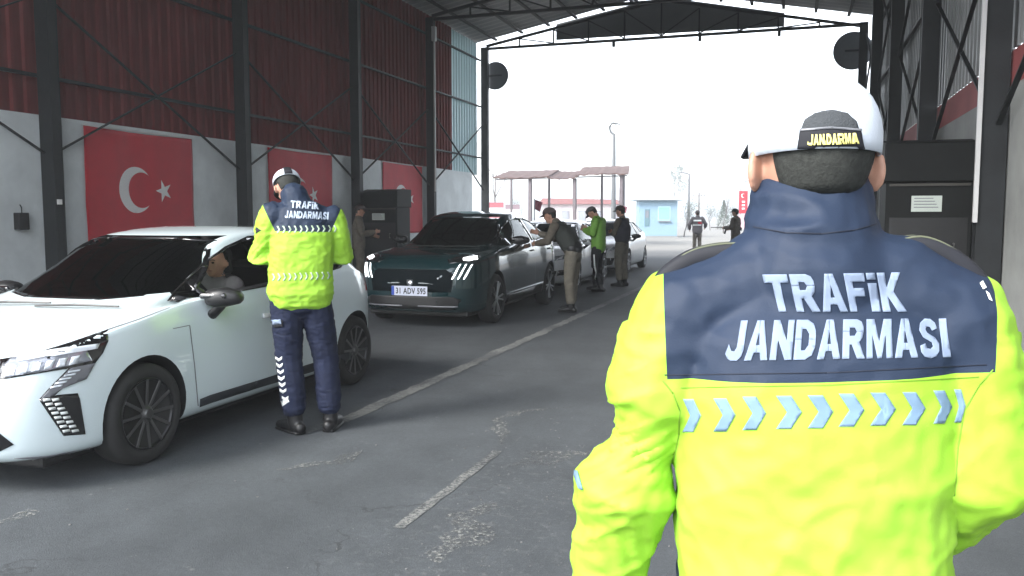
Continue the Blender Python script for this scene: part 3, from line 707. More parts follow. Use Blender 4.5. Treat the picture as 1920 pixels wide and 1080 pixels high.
    for s in (-1, 1):
        decal('window_trim', ringpoly(sp['side'], .028), rx(s), .12, bt, .002, M['gloss_black'], root)
        for a, c_ in zip([sp['pillars'][0]]+sp['pillars'][1:-1], sp['pillars'][1:]):
            # one pane between pillars
            def clip(poly, lo, hi):
                for val, keep in ((lo, 1), (hi, -1)):
                    o_ = []
                    for i in range(len(poly)):
                        p, q = poly[i], poly[(i+1)%len(poly)]; ip, iq = (p[0]-val)*keep >= 0, (q[0]-val)*keep >= 0
                        if ip: o_.append(p)
                        if ip != iq: t = (val-p[0])/(q[0]-p[0]); o_.append((val, p[1]+(q[1]-p[1])*t))
                    poly = o_
                return poly
            pg = clip(grow(sp['side'], .012), a+.03, c_-.03)
            if (s > 0 and sp.get('open') == a) or len(pg) < 3: continue
            decal('side_window', [pg], rx(s), .12, bt, -.012, M['glass'], root, thick=.003)
        for pl in sp['pillars'][1:-1]:
            lo = min(p[1] for p in sp['side']); hi = max(p[1] for p in sp['side'])
            decal('pillar_trim', [clip(sp['side'], pl-.04, pl+.04)], rx(s), .1, bt, -.004, M['gloss_black'], root, thick=.01)
    decal('windscreen', [grow(sp['screen'], .012)], ry0, .10, bt, -.006, sp.get('wglass', M['windscreen']), root, thick=.003)
    decal('screen_trim', ringpoly(sp['screen'], .022), ry0, .10, bt, .0015, M['gloss_black'], root, thick=.001)
    decal('rear_window', [grow(sp['rear'], .012)], ry1, .10, bt, -.006, M['glass'], root, thick=.003)
    # seats, wheel and dash
    bz = sp['beltz']
    for x in (-.36, .36):
        b = nb(); yb = cab0+1.05
        tube(b, [(x, yb, .50), (x, yb+.10, .85), (x, yb+.17, 1.04)], [(.23, .07), (.22, .06), (.19, .05)], 14, ref=V(0,1,0), power=3)
        tube(b, [(x, yb-.42, .46), (x, yb, .44)], [(.23, .07), (.24, .08)], 14, ref=V(0,0,1), power=3)
        tube(b, [(x, yb+.19, 1.10), (x, yb+.20, bz+.26)], [(.12, .05), (.11, .045)], 12, ref=V(0,1,0), power=3)
        obj('seat', b, M['seat'], root, smooth=True)
    b = nb(); tube(b, [(-.62, cab0+.55, bz-.06), (.62, cab0+.55, bz-.06)], [(.12, .09)]*2, 12); obj('dashboard', b, M['seat'], root, smooth=True)
    b = nb(); cc = V(.36, cab0+.74, bz+.02); pts = [cc+V(.18*math.cos(a), .06*math.sin(a), .17*math.sin(a)) for a in [2*PI*k/20 for k in range(21)]]
    tube(b, pts, [.014]*21, 8); tube(b, [cc+V(-.17, 0, 0), cc+V(.17, 0, 0)], [.02]*2, 8); obj('steering_wheel', b, M['black'], root, smooth=True)
    # wheels
    proto = None
    for s in (1, -1):
        for ay in (ay1, ay2):
            if proto is None:
                b = nb(); wv = .205; t_ = nb()
                prof = [(R*.70, -.07), (R*.72, -.10), (R*.90, -.105), (R*.975, -.085), (R, -.05), (R, .05), (R*.975, .085), (R*.90, .105), (R*.72, .10), (R*.70, .085)]
                lathe(t_, prof, axis='x', n=48)
                wh = obj('wheel', t_, M['rubber'], root, smooth=True); wh.location = (s*(Wd-.115), ay, R)
                b = nb(); r2 = R*.715
                lathe(b, [(r2*1.0, -.06), (r2*1.0, .09), (r2*.97, .102), (r2*.93, .095), (r2*.91, .03), (r2*.9, -.05)], axis='x', n=48); obj('rim', b, sp['rim'], wh, smooth=True)
                b = nb(); ns = sp['spokes']
                for k in range(ns):
                    a = 2*PI*k/ns
                    for off in sp['spoke_off']:
                        d = V(0, math.cos(a+off*.3), math.sin(a+off*.3)); d2 = V(0, math.cos(a+off), math.sin(a+off))
                        beam(b, V(.086, 0, 0)+d*r2*.16, V(.100, 0, 0)+d2*r2*.96, .02, sp['spoke_w'], V(1,0,0))
                lathe(b, [(0, .112), (.03, .110), (.036, .10), (.06, .08), (.06, .03)], axis='x', n=20)
                obj('spokes', b, sp['spoke_mat'], wh, bevel=.003)
                b = nb(); lathe(b, [(0, .0), (.13, .0), (.13, .02), (0, .02)], axis='x', n=28); obj('brake_disc', b, M['brake'], wh)
                b = nb(); lathe(b, [(.0, -.05), (r2*.9, -.05), (r2*.9, -.045), (0, -.045)], axis='x', n=28); obj('back_plate', b, M['interior'], wh)
                proto = wh
            else:
                w2 = proto.copy(); C.objects.link(w2); w2.location = (s*(Wd-.115), ay, R); w2.rotation_euler = (random.uniform(0, 1), 0, 0 if s > 0 else PI)
                for ch in proto.children: c2 = ch.copy(); C.objects.link(c2); c2.parent = w2
    # mirrors
    for s in (-1, 1):
        my, mz = sp['mirror']; mx = Wd+.045
        b = nb(); tube(b, [(s*(mx-.05), my, mz+.005), (s*(mx+.03), my+.005, mz+.01), (s*(mx+.10), my+.03, mz+.008)], [(.085, .062), (.09, .068), (.062, .05)], 16, ref=V(0,0,1), power=2.6)
        mo = obj('mirror', b, M['black'] if sp.get('mirror_dark', True) else sp['paint'], root, smooth=True)
        b = nb(); tube(b, [(s*(Wd-.07), my+.02, mz-.13), (s*(Wd-.02), my+.01, mz-.10), (s*mx, my, mz-.05)], [(.05, .035), (.045, .03), (.04, .028)], 12); obj('mirror_foot', b, M['black'], mo, smooth=True)
        b = nb(); tube(b, [(s*(mx-.09), my-.082, mz+.022), (s*(mx+.07), my-.055, mz+.022)], [(.016, .022)]*2, 10); obj('mirror_cap_shine', b, M['gloss_black'], mo, smooth=True)
    b = nb(); box(b, -.05, .05, -.0, .001, -.01, .01); b.free()
    # wipers
    b = nb()
    for x0, x1 in ((-.55, .05), (.0, .60)):
        pa = bt.ray_cast(V(x0, cab0-.12, 3), V(0,0,-1))[0]; pb = bt.ray_cast(V(x1, cab0-.05, 3), V(0,0,-1))[0]
        if pa and pb: tube(b, [pa+V(0,0,.012), (pa+pb)/2+V(0,-.02,.025), pb+V(0,0,.015)], [.006, .008, .006], 6)
    obj('wiper', b, M['black'], root)
    # underside skirt
    b = nb(); box(b, -Wd+.2, Wd-.2, .25, L-.25, fzb(1.5)-.05, fzb(1.5)+.06); obj('underbody', b, M['black'], root, bevel=.02)
    return root, bt, mw, rx, ry0, ry1

# ---- white hatchback
YF = 3.26
hb = dict(L=4.05, W=1.80, R=.312, axles=(.86, 3.45), paint=M['white_paint'], beltz=.98, cab=(1.0, 3.95),
  top=[(0,.60),(.03,.68),(.10,.745),(.25,.80),(.6,.885),(1.0,.955),(1.12,.985),(1.5,1.19),(1.85,1.36),(2.05,1.405),(2.5,1.44),(3.0,1.425),(3.4,1.375),(3.62,1.30),(3.8,1.13),(3.93,1.00),(4.02,.90),(4.05,.70)],
  sh=[(0,.56),(.10,.67),(.3,.765),(.6,.84),(1.0,.905),(1.3,.945),(2,.975),(2.8,1.0),(3.4,1.02),(3.7,1.0),(3.9,.93),(4.05,.68)],
  plan=[(0,.56),(.03,.63),(.08,.695),(.16,.765),(.3,.832),(.5,.87),(.86,.888),(1.3,.880),(2.0,.885),(2.9,.888),(3.45,.885),(3.7,.85),(3.9,.77),(4.0,.69),(4.05,.60)],
  railw=[(1.0,.76),(1.4,.68),(1.8,.615),(2.4,.59),(3.0,.565),(3.6,.54),(3.9,.60)],
  zb=[(0,.22),(.1,.19),(.5,.17),(1.2,.17),(3.2,.18),(3.8,.22),(4.05,.32)],
  side=[(1.30,.965),(1.55,1.09),(1.80,1.215),(2.0,1.29),(2.3,1.345),(2.75,1.355),(3.15,1.32),(3.42,1.24),(3.52,1.13),(3.30,1.065),(2.6,1.02),(1.9,.985)],
  pillars=[1.2,1.55,2.52,3.12,3.7], open=1.55,
  screen=[(-.715,1.015),(-.3,.985),(.3,.985),(.715,1.015),(.645,1.16),(.555,1.335),(.3,1.355),(-.3,1.355),(-.555,1.335),(-.645,1.16)],
  rear=[(-.5,1.10),(.5,1.10),(.42,1.30),(-.42,1.30)], mirror=(1.50,.965),
  rim=M['rim_dark'], spoke_mat=M['rim_edge'], spokes=12, spoke_off=(0,), spoke_w=.007)
c1, bt1, mw1, rx1, rf1, rr1 = car('white_hatchback', 'white hatchback with dark alloy wheels in the left foreground, officer at its window', V(-4.60, YF, 0), hb)
P1 = local_px(mw1)
def z1(*pts): return [(x/3.375, 580+y/3.375) for x, y in pts]
def z2(*pts): return [(x/2.16, 400+y/2.16) for x, y in pts]
def tr1(nm, polys, m, off=.003, step=9, mirror=True, thick=.002, parent=None): return decal(nm, polys, P1, step, bt1, off, m, parent or c1, mirror, thick)
HOUSE = [(0,318),(200,285),(440,212),(680,130),(684,200),(650,275),(603,338),(545,440),(392,502),(338,552),(245,570),(300,508),(430,375),(0,447)]
tr1('headlamp_housing', [z1(*HOUSE)], M['gloss_black'])
hl = tr1('headlight', [z1((22,360),(70,312),(300,272),(548,262),(578,325),(300,388),(20,436))], M['lens'], .007)
tr1('lamp_strip', [z1((110,300),(330,262),(625,218),(612,250),(330,300),(110,335))], M['drl_off'], .010, parent=hl)
lens_cells = [z1((60+78*k, 372-14*k),(112+78*k, 362-14*k),(92+78*k, 415-14*k),(40+78*k, 425-14*k)) for k in range(6)]
tr1('lamp_cell', lens_cells, M['drl_off'], .0095, parent=hl)
wl = tr1('bumper_lamp', [z1((445,372),(598,340),(543,440),(390,500),(330,550),(255,566),(305,510))], M['greytrim'], .0075)
tr1('lamp_cell', [z1((430-28*k,392+24*k),(505-28*k,378+24*k),(500-28*k,390+24*k),(425-28*k,404+24*k)) for k in range(5)], M['drl_off'], .0095, parent=wl)
fg_ = tr1('fang_vent', [z1((245,570),(370,540),(490,530),(505,570),(540,790),(400,800))], M['gloss_black'])
tr1('vent_fin', [z1((268+17.5*k+d,566+28*k),(312+17.5*k+d,560+28*k),(318+17.5*k+d,574+28*k),(274+17.5*k+d,582+28*k)) for k in range(8) for d in (0, 56)], M['reflect_white'], .008, parent=fg_, step=14)
tr1('grille', [z1((0,785),(88,855),(0,898),(-120,905),(-120,700))], M['gloss_black'])
tr1('front_lip', [z1((-100,955),(0,948),(300,925),(520,885),(640,850),(655,870),(520,940),(300,975),(0,1010),(-100,1025))], M['greytrim'], .004)
tr1('door_strip', [z2((808,752),(850,735),(1037,678),(1250,610),(1420,560),(1420,590),(1250,645),(1037,708),(850,768),(806,784))], mat('dark_trim', (.03,.035,.04), .45), .006)
tr1('door_seam', [z2((766,455),(770,455),(790,620),(804,780),(800,780),(786,620)), z2((700,466),(768,452),(768,455),(700,469))], M['greytrim'], .0012, step=6, thick=0)
tr1('bonnet_seam', [z2((432,470),(560,428),(688,380),(688,383),(560,432),(432,475))], M['greytrim'], .0012, step=6, thick=0)
tr1('door_handle', [z2((1062,405),(1108,400),(1108,420),(1062,424))], M['silver_paint'], .012, thick=.02)
# number plate hidden at the frame edge and a plain diamond badge
decal('number_plate', [[(-.26,.40),(.26,.40),(.26,.51),(-.26,.51)]], rf1, .1, bt1, .012, M['plate'], c1, thick=.01)
decal('badge', [[(0,.58),(.045,.655),(0,.73),(-.045,.655)]], rf1, .05, bt1, .012, M['rim_silver'], c1, thick=.01)
decal('tail_light', [[(.42,.82),(.80,.80),(.84,.90),(.50,.93)],[(-.42,.82),(-.80,.80),(-.84,.90),(-.50,.93)]], rr1, .1, bt1, .004, mat('tail_red', (.35,.01,.01), .2, coat=1), c1)
decal('tail_light', [[(3.72,.83),(3.98,.84),(4.0,.92),(3.80,.94)]], rx1(1), .06, bt1, .004, bpy.data.materials['tail_red'], c1)

# ---- dark teal crossover
M['door_paint'] = M['teal_paint']
sv = dict(L=4.54, W=1.88, R=.352, axles=(.93, 3.66), paint=M['teal_paint'], beltz=1.10, cab=(1.12, 4.42),
  top=[(0,.62),(.03,.735),(.08,.84),(.16,.92),(.3,.975),(.5,1.01),(1.0,1.06),(1.18,1.085),(1.5,1.27),(1.95,1.50),(2.2,1.565),(2.6,1.60),(3.0,1.59),(3.4,1.54),(3.8,1.43),(4.15,1.28),(4.32,1.19),(4.46,1.12),(4.54,.86)],
  sh=[(0,.58),(.06,.75),(.2,.87),(.5,.955),(1.0,1.01),(1.3,1.04),(2,1.07),(2.8,1.10),(3.5,1.13),(4.0,1.13),(4.3,1.06),(4.54,.82)],
  plan=[(0,.40),(.03,.54),(.08,.66),(.16,.765),(.3,.855),(.5,.905),(.93,.93),(1.3,.922),(2.0,.925),(2.9,.93),(3.66,.93),(4.0,.90),(4.3,.83),(4.46,.75),(4.54,.64)],
  railw=[(1.1,.72),(1.5,.66),(1.9,.61),(2.4,.60),(3.0,.59),(3.6,.56),(4.2,.55),(4.45,.62)],
  zb=[(0,.25),(.1,.22),(.5,.20),(1.2,.20),(3.5,.22),(4.2,.27),(4.54,.40)],
  side=[(1.42,1.08),(1.68,1.22),(1.95,1.36),(2.2,1.44),(2.6,1.485),(3.0,1.48),(3.4,1.44),(3.8,1.33),(4.02,1.23),(3.85,1.175),(3.0,1.13),(2.0,1.09)],
  pillars=[1.3,1.75,2.85,3.62,4.2],
  screen=[(-.70,1.115),(-.3,1.09),(.3,1.09),(.70,1.115),(.64,1.28),(.56,1.455),(.3,1.485),(-.3,1.485),(-.56,1.455),(-.64,1.28)],
  rear=[(-.5,1.22),(.5,1.22),(.42,1.42),(-.42,1.42)], mirror=(1.78,1.15),
  rim=M['rim_dark'], spoke_mat=M['rim_silver'], spokes=5, spoke_off=(-.17,.17), spoke_w=.022)
c2, bt2, mw2, rx2, rf2, rr2 = car('dark_crossover', 'dark teal crossover with lit headlights standing second in the queue', V(-4.89, 10.34, 0), sv)
P2 = local_px(mw2)
def q1(*pts): return [(620+x/3.858, 360+y/3.858) for x, y in pts]
def q2(*pts): return [(760+x/4.5, 380+y/4.5) for x, y in pts]
def tr2(nm, polys, m, off=.004, step=5, mirror=True, thick=.002, parent=None): return decal(nm, polys, P2, step, bt2, off, m, parent or c2, mirror, thick)
tr2('headlamp_housing', [q1((845,492),(950,462),(1080,448),(1082,490),(1030,516),(930,512),(860,520))], M['gloss_black'])
tr2('headlight', [q1((958,478),(1060,464),(1064,488),(1000,500),(958,496))], M['lamp_on'], .008)
for dx in (0, 42, 84): tr2('running_lamp', [q1((932+dx,526),(944+dx,523),(922+dx,560),(906+dx,594),(882+dx,632),(872+dx,632),(898+dx,584))], mat('running_on', (.8,.8,.8), .3, emit=(.9,.97,1), es=.8), .007)
decal('grille', [[(-.58,.50),(.58,.50),(.62,.74),(.50,.80),(-.50,.80),(-.62,.74)]], rf2, .08, bt2, .003, mat('grille_mesh', (.003,.006,.008), .9, spec=.1), c2)
decal('lower_grille', [[(-.62,.26),(.62,.26),(.70,.40),(.60,.44),(-.60,.44),(-.70,.40)]], rf2, .08, bt2, .003, M['black'], c2)
decal('lower_lip', [[(-.66,.30),(-.12,.30),(-.12,.318),(-.66,.318)],[(.12,.30),(.66,.30),(.66,.318),(.12,.318)]], rf2, .08, bt2, .010, M['greytrim'], c2, thick=.012)
decal('badge', [[(-.045,.66),(.045,.66),(.04,.60),(0,.57),(-.04,.60)]], rf2, .05, bt2, .010, M['rim_silver'], c2, thick=.008)
pl = decal('number_plate', [[(-.26,.455),(.26,.455),(.26,.57),(-.26,.57)]], lambda u, v: (V(u*1, -3, v), V(0, 1, 0)), .2, bt2, .014, M['plate'], c2, thick=.008)
plb = bt2.ray_cast(V(0,-3,.5), V(0,1,0))[0]
b = nb(); box(b, -.265, -.225, plb.y-.024, plb.y-.020, .452, .573); obj('plate_band', b, M['plate_blue'], pl)
b = nb(); box(b, -.262, .262, plb.y-.0195, plb.y-.013, .448, .577); obj('plate_back', b, M['plate'], pl)
text_obj('plate_number', '31 ADV 595', M['plate_txt'], pl, (.02, plb.y-.0215, .512), (1,0,0), (0,0,1), .44, .085, .03)
decal('cladding', [[(1.34,.24),(3.24,.26),(3.24,.40),(1.34,.36)]], rx2(1), .15, bt2, .006, M['black'], c2, thick=.012)
decal('chrome_sill', [[(1.36,.37),(3.22,.41),(3.22,.425),(1.36,.388)]], rx2(1), .15, bt2, .010, M['rim_silver'], c2, thick=.008)
decal('chrome_sill', [[(1.36,.37),(3.22,.41),(3.22,.425),(1.36,.388)]], rx2(-1), .15, bt2, .010, M['rim_silver'], c2, thick=.008)
for s in (1, -1):
    for yy in (2.60, 3.52): decal('door_handle', [[(yy,.955),(yy+.17,.96),(yy+.17,.985),(yy,.98)]], rx2(s), .1, bt2, .014, M['gloss_black'], c2, thick=.02)
    for yy in (1.62, 2.80): decal('door_seam', [[(yy,.42),(yy+.006,.42),(yy+.006,1.06),(yy,1.06)]], rx2(s), .1, bt2, .001, M['black'], c2, thick=0)
decal('tail_light', [[(4.15,.92),(4.50,.92),(4.50,1.0),(4.25,1.0)]], rx2(1), .06, bt2, .004, bpy.data.materials['tail_red'], c2)

def simple_front(c, rf, bt, rx, W, zl, txt, dark):
    for s in (-1, 1):
        decal('headlight', [[(s*.52,zl),(s*W*.88,zl+.05),(s*W*.90,zl+.13),(s*.60,zl+.10)]], rf, .08, bt, .005, M['lens'], c)
    decal('grille', [[(-.45,zl-.06),(.45,zl-.06),(.50,zl+.06),(-.50,zl+.06)]], rf, .08, bt, .004, M['gloss_black'], c)
    decal('lower_grille', [[(-.60,.26),(.60,.26),(.66,.44),(-.66,.44)]], rf, .08, bt, .004, dark, c)
    for s in (-1, 1): decal('fog_lamp_recess', [[(s*.66,.34),(s*.80,.36),(s*.80,.46),(s*.68,.45)]], rf, .06, bt, .004, M['gloss_black'], c)
    p = bt.ray_cast(V(0,-3,.50), V(0,1,0))[0]
    b = nb(); box(b, -.26, .26, p.y-.03, p.y-.015, .455, .565); o = obj('number_plate', b, M['plate'], c)
    b = nb(); box(b, -.262, -.225, p.y-.032, p.y-.0305, .455, .565); obj('plate_band', b, M['plate_blue'], o)
    text_obj('plate_number', txt, M['plate_txt'], o, (.02, p.y-.0315, .51), (1,0,0), (0,0,1), .43, .08, .03)
    decal('badge', [[(0,zl-.04),(.05,zl),(0,zl+.04),(-.05,zl)]], rf, .05, bt, .008, M['rim_silver'], c, thick=.006)
    for s in (1, -1):
        decal('door_handle', [[(2.35,.90),(2.52,.905),(2.52,.93),(2.35,.925)]], rx(s), .1, bt, .014, M['greytrim'], c, thick=.02)
        decal('door_seam', [[(1.5,.32),(1.506,.32),(1.506,.95),(1.5,.95)],[(2.55,.32),(2.556,.32),(2.556,.97),(2.55,.97)]], rx(s), .1, bt, .001, M['greytrim'], c, thick=0)
def variant(base, **k): d = dict(base); d.update(k); return d
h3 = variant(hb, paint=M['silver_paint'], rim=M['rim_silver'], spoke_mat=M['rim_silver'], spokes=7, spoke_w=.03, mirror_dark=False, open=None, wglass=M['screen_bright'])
c3, bt3, mw3, rx3, rf3, _ = car('silver_hatchback', 'pale silver hatchback standing directly behind the dark teal crossover', V(-5.05, 15.95, 0), h3)
simple_front(c3, rf3, bt3, rx3, .9, .62, '34 KLT 27', M['black'])
h4 = variant(hb, paint=mat('white_saloon_paint', (.86,.88,.88), .3, coat=1), rim=M['rim_silver'], spoke_mat=M['rim_silver'], spokes=9, spoke_w=.02, open=None, wglass=M['screen_bright'])  # whiter paint and boosted screen reflection brighten this car under the roof
c4, bt4, mw4, rx4, rf4, _ = car('white_car', 'white car last in the queue, under the shed roof before the blue kiosk', V(-5.0, 21.4, 0), h4)
simple_front(c4, rf4, bt4, rx4, .9, .62, '06 BRH 41', M['black'])

# ------------------------------------------------------------------ beyond the shed
def pt(px, d, z=0):
    o, r = pxray(px, 405); k = d/(r.dot(V(_f.x, _f.y, 0).normalized())); p = o+r*k; return p.x, p.y
def kiosk():
    t = thing('blue_kiosk', 'pale blue guard kiosk with an overhanging flat roof and a green window', 'kiosk', (*pt(1234, 60), 0), .25)
    blue = mat('kiosk_panel', (.20, .31, .40), .6, var=.1)
    b = nb(); box(b, -1.35, 1.35, 0, 2.6, 0.1, 2.60); obj('wall', b, blue, t, bevel=.02)
    b = nb(); box(b, -1.75, 1.75, -.45, 2.95, 2.62, 2.78); obj('roof', b, mat('kiosk_roof', (.34, .40, .44), .6), t, bevel=.02)
    b = nb(); box(b, -1.4, 1.4, -.05, 2.65, 0, .098); obj('base', b, mat('kiosk_base', (.25,.25,.25), .8), t)
    f = nb(); box(f, -.02, .86, -.03, -.003, 1.2, 2.20); w_ = obj('window', f, mat('kiosk_frame', (.35,.5,.58), .5), t)
    b = nb(); box(b, .04, .80, -.042, -.032, 1.27, 2.13); obj('pane', b, mat('green_pane', (.20,.52,.34), .25), w_)
    b = nb(); box(b, .0, .9, -.14, -.035, 1.10, 1.16); obj('sill', b, M['greytrim'], w_)
    b = nb(); box(b, -.95, -.60, -.03, -.003, .8, 2.0); obj('door', b, mat('kiosk_door', (.09,.17,.20), .5), t)
    b = nb(); box(b, -.90, -.66, -.04, -.031, 1.4, 1.9); obj('door_window', b, M['lens'], t)
kiosk()
def lamp_post(name, lab, x, y, h, r, arm, headlen, cat='lamp post', curl=False):
    t = thing(name, lab, cat, (x, y, 0), group='poles beyond the shed')
    m = mat('galvanised', (.10, .105, .11), .6)
    b = nb(); tube(b, [(0,0,0), (0,0,h*.5), (0,0,h)], [r, r*.8, r*.6], 12); obj('pole', b, m, t, smooth=True)
    b = nb(); lathe(b, [(0, 0), (r*2.2, 0), (r*2.2, .04), (r*1.2, .08), (r*1.1, .3), (0, .3)], n=16); obj('foot', b, m, t)
    if curl:
        b = nb(); tube(b, [(0,0,h), (-.25,0,h+.2), (-.35,0,h+.55), (-.15,0,h+.85), (.15,0,h+.8)], [r*.5]*5, 8); obj('arm', b, m, t, smooth=True)
        b = nb(); tube(b, [(-.05,0,h+.85), (.45,0,h+.74)], [(.16,.08), (.12,.05)], 12, ref=V(0,0,1)); obj('lamp_head', b, m, t, smooth=True)
    else:
        b = nb(); tube(b, [(0,0,h), (arm*.5,0,h+.15), (arm,0,h+.2)], [r*.5]*3, 8); obj('arm', b, m, t, smooth=True)
        b = nb(); tube(b, [(arm,0,h+.2), (arm*(1+headlen/abs(arm)),0,h+.22)], [(.16,.07), (.10,.04)], 12, ref=V(0,0,1)); obj('lamp_head', b, m, t, smooth=True)
    return t
x, y = pt(1150, 62); lamp_post('lamp_post', 'tall pole with curled lamp head rising behind the rusty canopy', x, y, 7.4, .20, 0, 0, curl=True)
x, y = pt(1291, 92); lamp_post('lamp_post', 'slim lamp post with a short arm just right of the blue kiosk', x, y, 6.0, .17, -.6, .5)
x, y = pt(1388, 100); lamp_post('lamp_post', 'thin far lamp post standing beside the red banner', x, y, 5.4, .10, .5, .5)
x, y = pt(1310, 130); t = thing('utility_pole', 'far wooden utility pole with a crossarm behind the back-turned man', 'utility pole', (x, y, 0))
wd = mat('pole_wood', (.13,.11,.10), .9)
b = nb(); tube(b, [(0,0,0), (0,0,5.0)], [.16,.12], 10); obj('pole', b, wd, t, smooth=True)
b = nb(); beam(b, (-.9,0,4.6), (.9,0,4.6), .12, .12); obj('crossarm', b, wd, t)
for xx in (-.8, 0.35, .8): b = nb(); lathe(b, [(0,4.66),(.06,4.66),(.05,4.78),(.07,4.8),(.03,4.9),(0,4.9)], (xx,0,0), n=10); obj('insulator', b, M['greytrim'], t)
# rusty canopy
def canopy():
    x0, y0 = pt(994, 44); t = thing('rusty_canopy', 'open canopy with sagging rusty roof sheets on thin posts', 'canopy', (x0, y0, 0), -.10)
    rust = mat('rusty_sheet', (.10, .062, .055), .85, var=.5, vscale=2.5); post = mat('canopy_post', (.12, .10, .11), .7, var=.3)
    def roof(xs, zf, zb, dip):
        b = nb(); N = 12; F_, B_ = [], []
        for i in range(N+1):
            u = i/N; xx = xs[0]+(xs[1]-xs[0])*u; sag = -dip*math.sin(PI*u)+.03*math.sin(i*2.3)
            F_.append(b.verts.new((xx, -.3, zf+sag))); B_.append(b.verts.new((xx-1.6, 5.4, zb+sag*.5)))
        for i in range(N): b.faces.new((F_[i], F_[i+1], B_[i+1], B_[i]))
        o = obj('roof_sheet', b, rust, t); s = o.modifiers.new('s', 'SOLIDIFY'); s.thickness = .06
    roof((-2.0, 1.15), 3.55, 4.2, .05); roof((1.05, 2.7), 3.5, 4.12, .08); roof((2.6, 5.35), 3.58, 4.30, -.04)
    for px_, yy, zt in ((-3.4, 5.2, 4.05), (-1.0, 5.2, 4.1), (2.2, 5.2, 4.25), (3.5, 5.1, 4.2), (0, 0, 3.5), (2.45, 0, 3.42), (4.9, 0, 3.55)):
        r_ = .055 if yy > 1 else .08
        b = nb(); box(b, px_-r_, px_+r_, yy-r_, yy+r_, 0, zt); obj('post', b, post, t)
    for yy, z_, xo in ((0, 3.44, 0), (5.2, 3.98, -1.6)): b = nb(); beam(b, (-1.9+xo, yy, z_), (5.2+xo, yy, z_+.06), .09, .06); obj('beam', b, post, t)
canopy()
# low building behind the canopy
x0, y0 = pt(1085, 78)
t = thing('low_building', 'long low pale building with a reddish roof edge behind the canopy', 'building', (x0, y0, 0), .15)
b = nb(); box(b, -3.4, 3.4, 0, 5, 0, 2.6); obj('wall', b, mat('pale_render', (.62,.55,.56), .85, var=.1), t)
b = nb(); prism(b, [(-3.7,2.602),(3.7,2.602),(3.5,3.0),(-3.3,3.15)], lambda u, v: V(u, -.5, v), lambda u, v: V(u, 5.4, v)); obj('roof', b, mat('roof_red', (.26,.11,.11), .8, var=.2), t)
for k, xx in enumerate((-2.6, -1.2, .3, 1.9)):
    b = nb(); box(b, xx-.35, xx+.35, -.05, -.003, .9, 2.0); wq = obj('window', b, M['greytrim'], t); b = nb(); box(b, xx-.28, xx+.28, -.065, -.052, .97, 1.93); obj('pane', b, M['lens'], wq)
# roadside panels, banner, flags
def panel(px_, d, w_, z0, z1, m, lab, stripes=True):
    x, y = pt(px_, d); t = thing('roadside_board', lab, 'board', (x, y, 0), .3)
    b = nb(); box(b, -w_/2, w_/2, -.03, .03, z0, z1); obj('board', b, m, t)
    b = nb(); box(b, -w_/2, w_/2, -.036, -.032, z0+(z1-z0)*.35, z0+(z1-z0)*.65); obj('stripe', b, M['flag_white'], t)
    for s in (-1, 1): b = nb(); box(b, s*w_*.4-.03, s*w_*.4+.03, -.02, .02, 0, z0-.002); obj('post', b, M['greytrim'], t)
panel(930, 55, 1.0, 1.4, 2.4, mat('board_red', (.35,.10,.12), .7), 'small red and white board at the far left beyond the shed')
panel(961, 58, 1.0, 1.4, 2.3, mat('board_grey', (.22,.16,.18), .7), 'small grey striped board left of the canopy post')
x, y = pt(1393, 62); t = thing('red_banner', 'tall narrow red banner with white emblem beside the far lamp post', 'banner', (x, y, 0), .32)
b = nb(); tube(b, [(-.32,0,0), (-.32,0,3.5)], [.03]*2, 8); obj('pole', b, M['greytrim'], t)
bq = nb(); box(bq, -.30, .32, -.01, .01, 1.7, 3.35); ob = obj('cloth', bq, M['flag_red'], t)
b = nb(); prism(b, crescent(-.02, 3.0, .15, .12, .045), lambda u, v: V(u, -.014, v), lambda u, v: V(u, -.012, v)); obj('emblem', b, M['flag_white'], ob)
for k in range(3): b = nb(); box(b, -.1, .12, -.014, -.012, 2.5-.25*k, 2.62-.25*k); obj('mark', b, M['flag_white'], ob)
b = nb(); box(b, -.30, .32, -.01, .01, .6, 1.65); obj('lower_cloth', b, mat('banner_pale', (.6,.35,.38), .8), t)
for px_, d, lab in ((1002, 30, 'small red flag on a stick left of the leaning soldier'), (1166, 46, 'small red flag on a stick behind the arms-folded soldier')):
    x, y = pt(px_, d); t = thing('small_flag', lab, 'flag', (x, y, 0), .3)
    b = nb(); tube(b, [(0,0,0), (0,0,2.12)], [.016]*2, 8); obj('pole', b, M['greytrim'], t)
    b = nb(); g = []
    for j in range(7): g.append([b.verts.new((.02+.30*i/8*(.9-.05*j), .04*math.sin(i*1.1+j*.5), 2.1-.34*j/6-.10*i/8)) for i in range(9)])
    for j in range(6):
        for i in range(8): b.faces.new((g[j][i], g[j][i+1], g[j+1][i+1], g[j+1][i]))
    o = obj('cloth', b, M['flag_faded'], t, smooth=True); thick(o, .004)
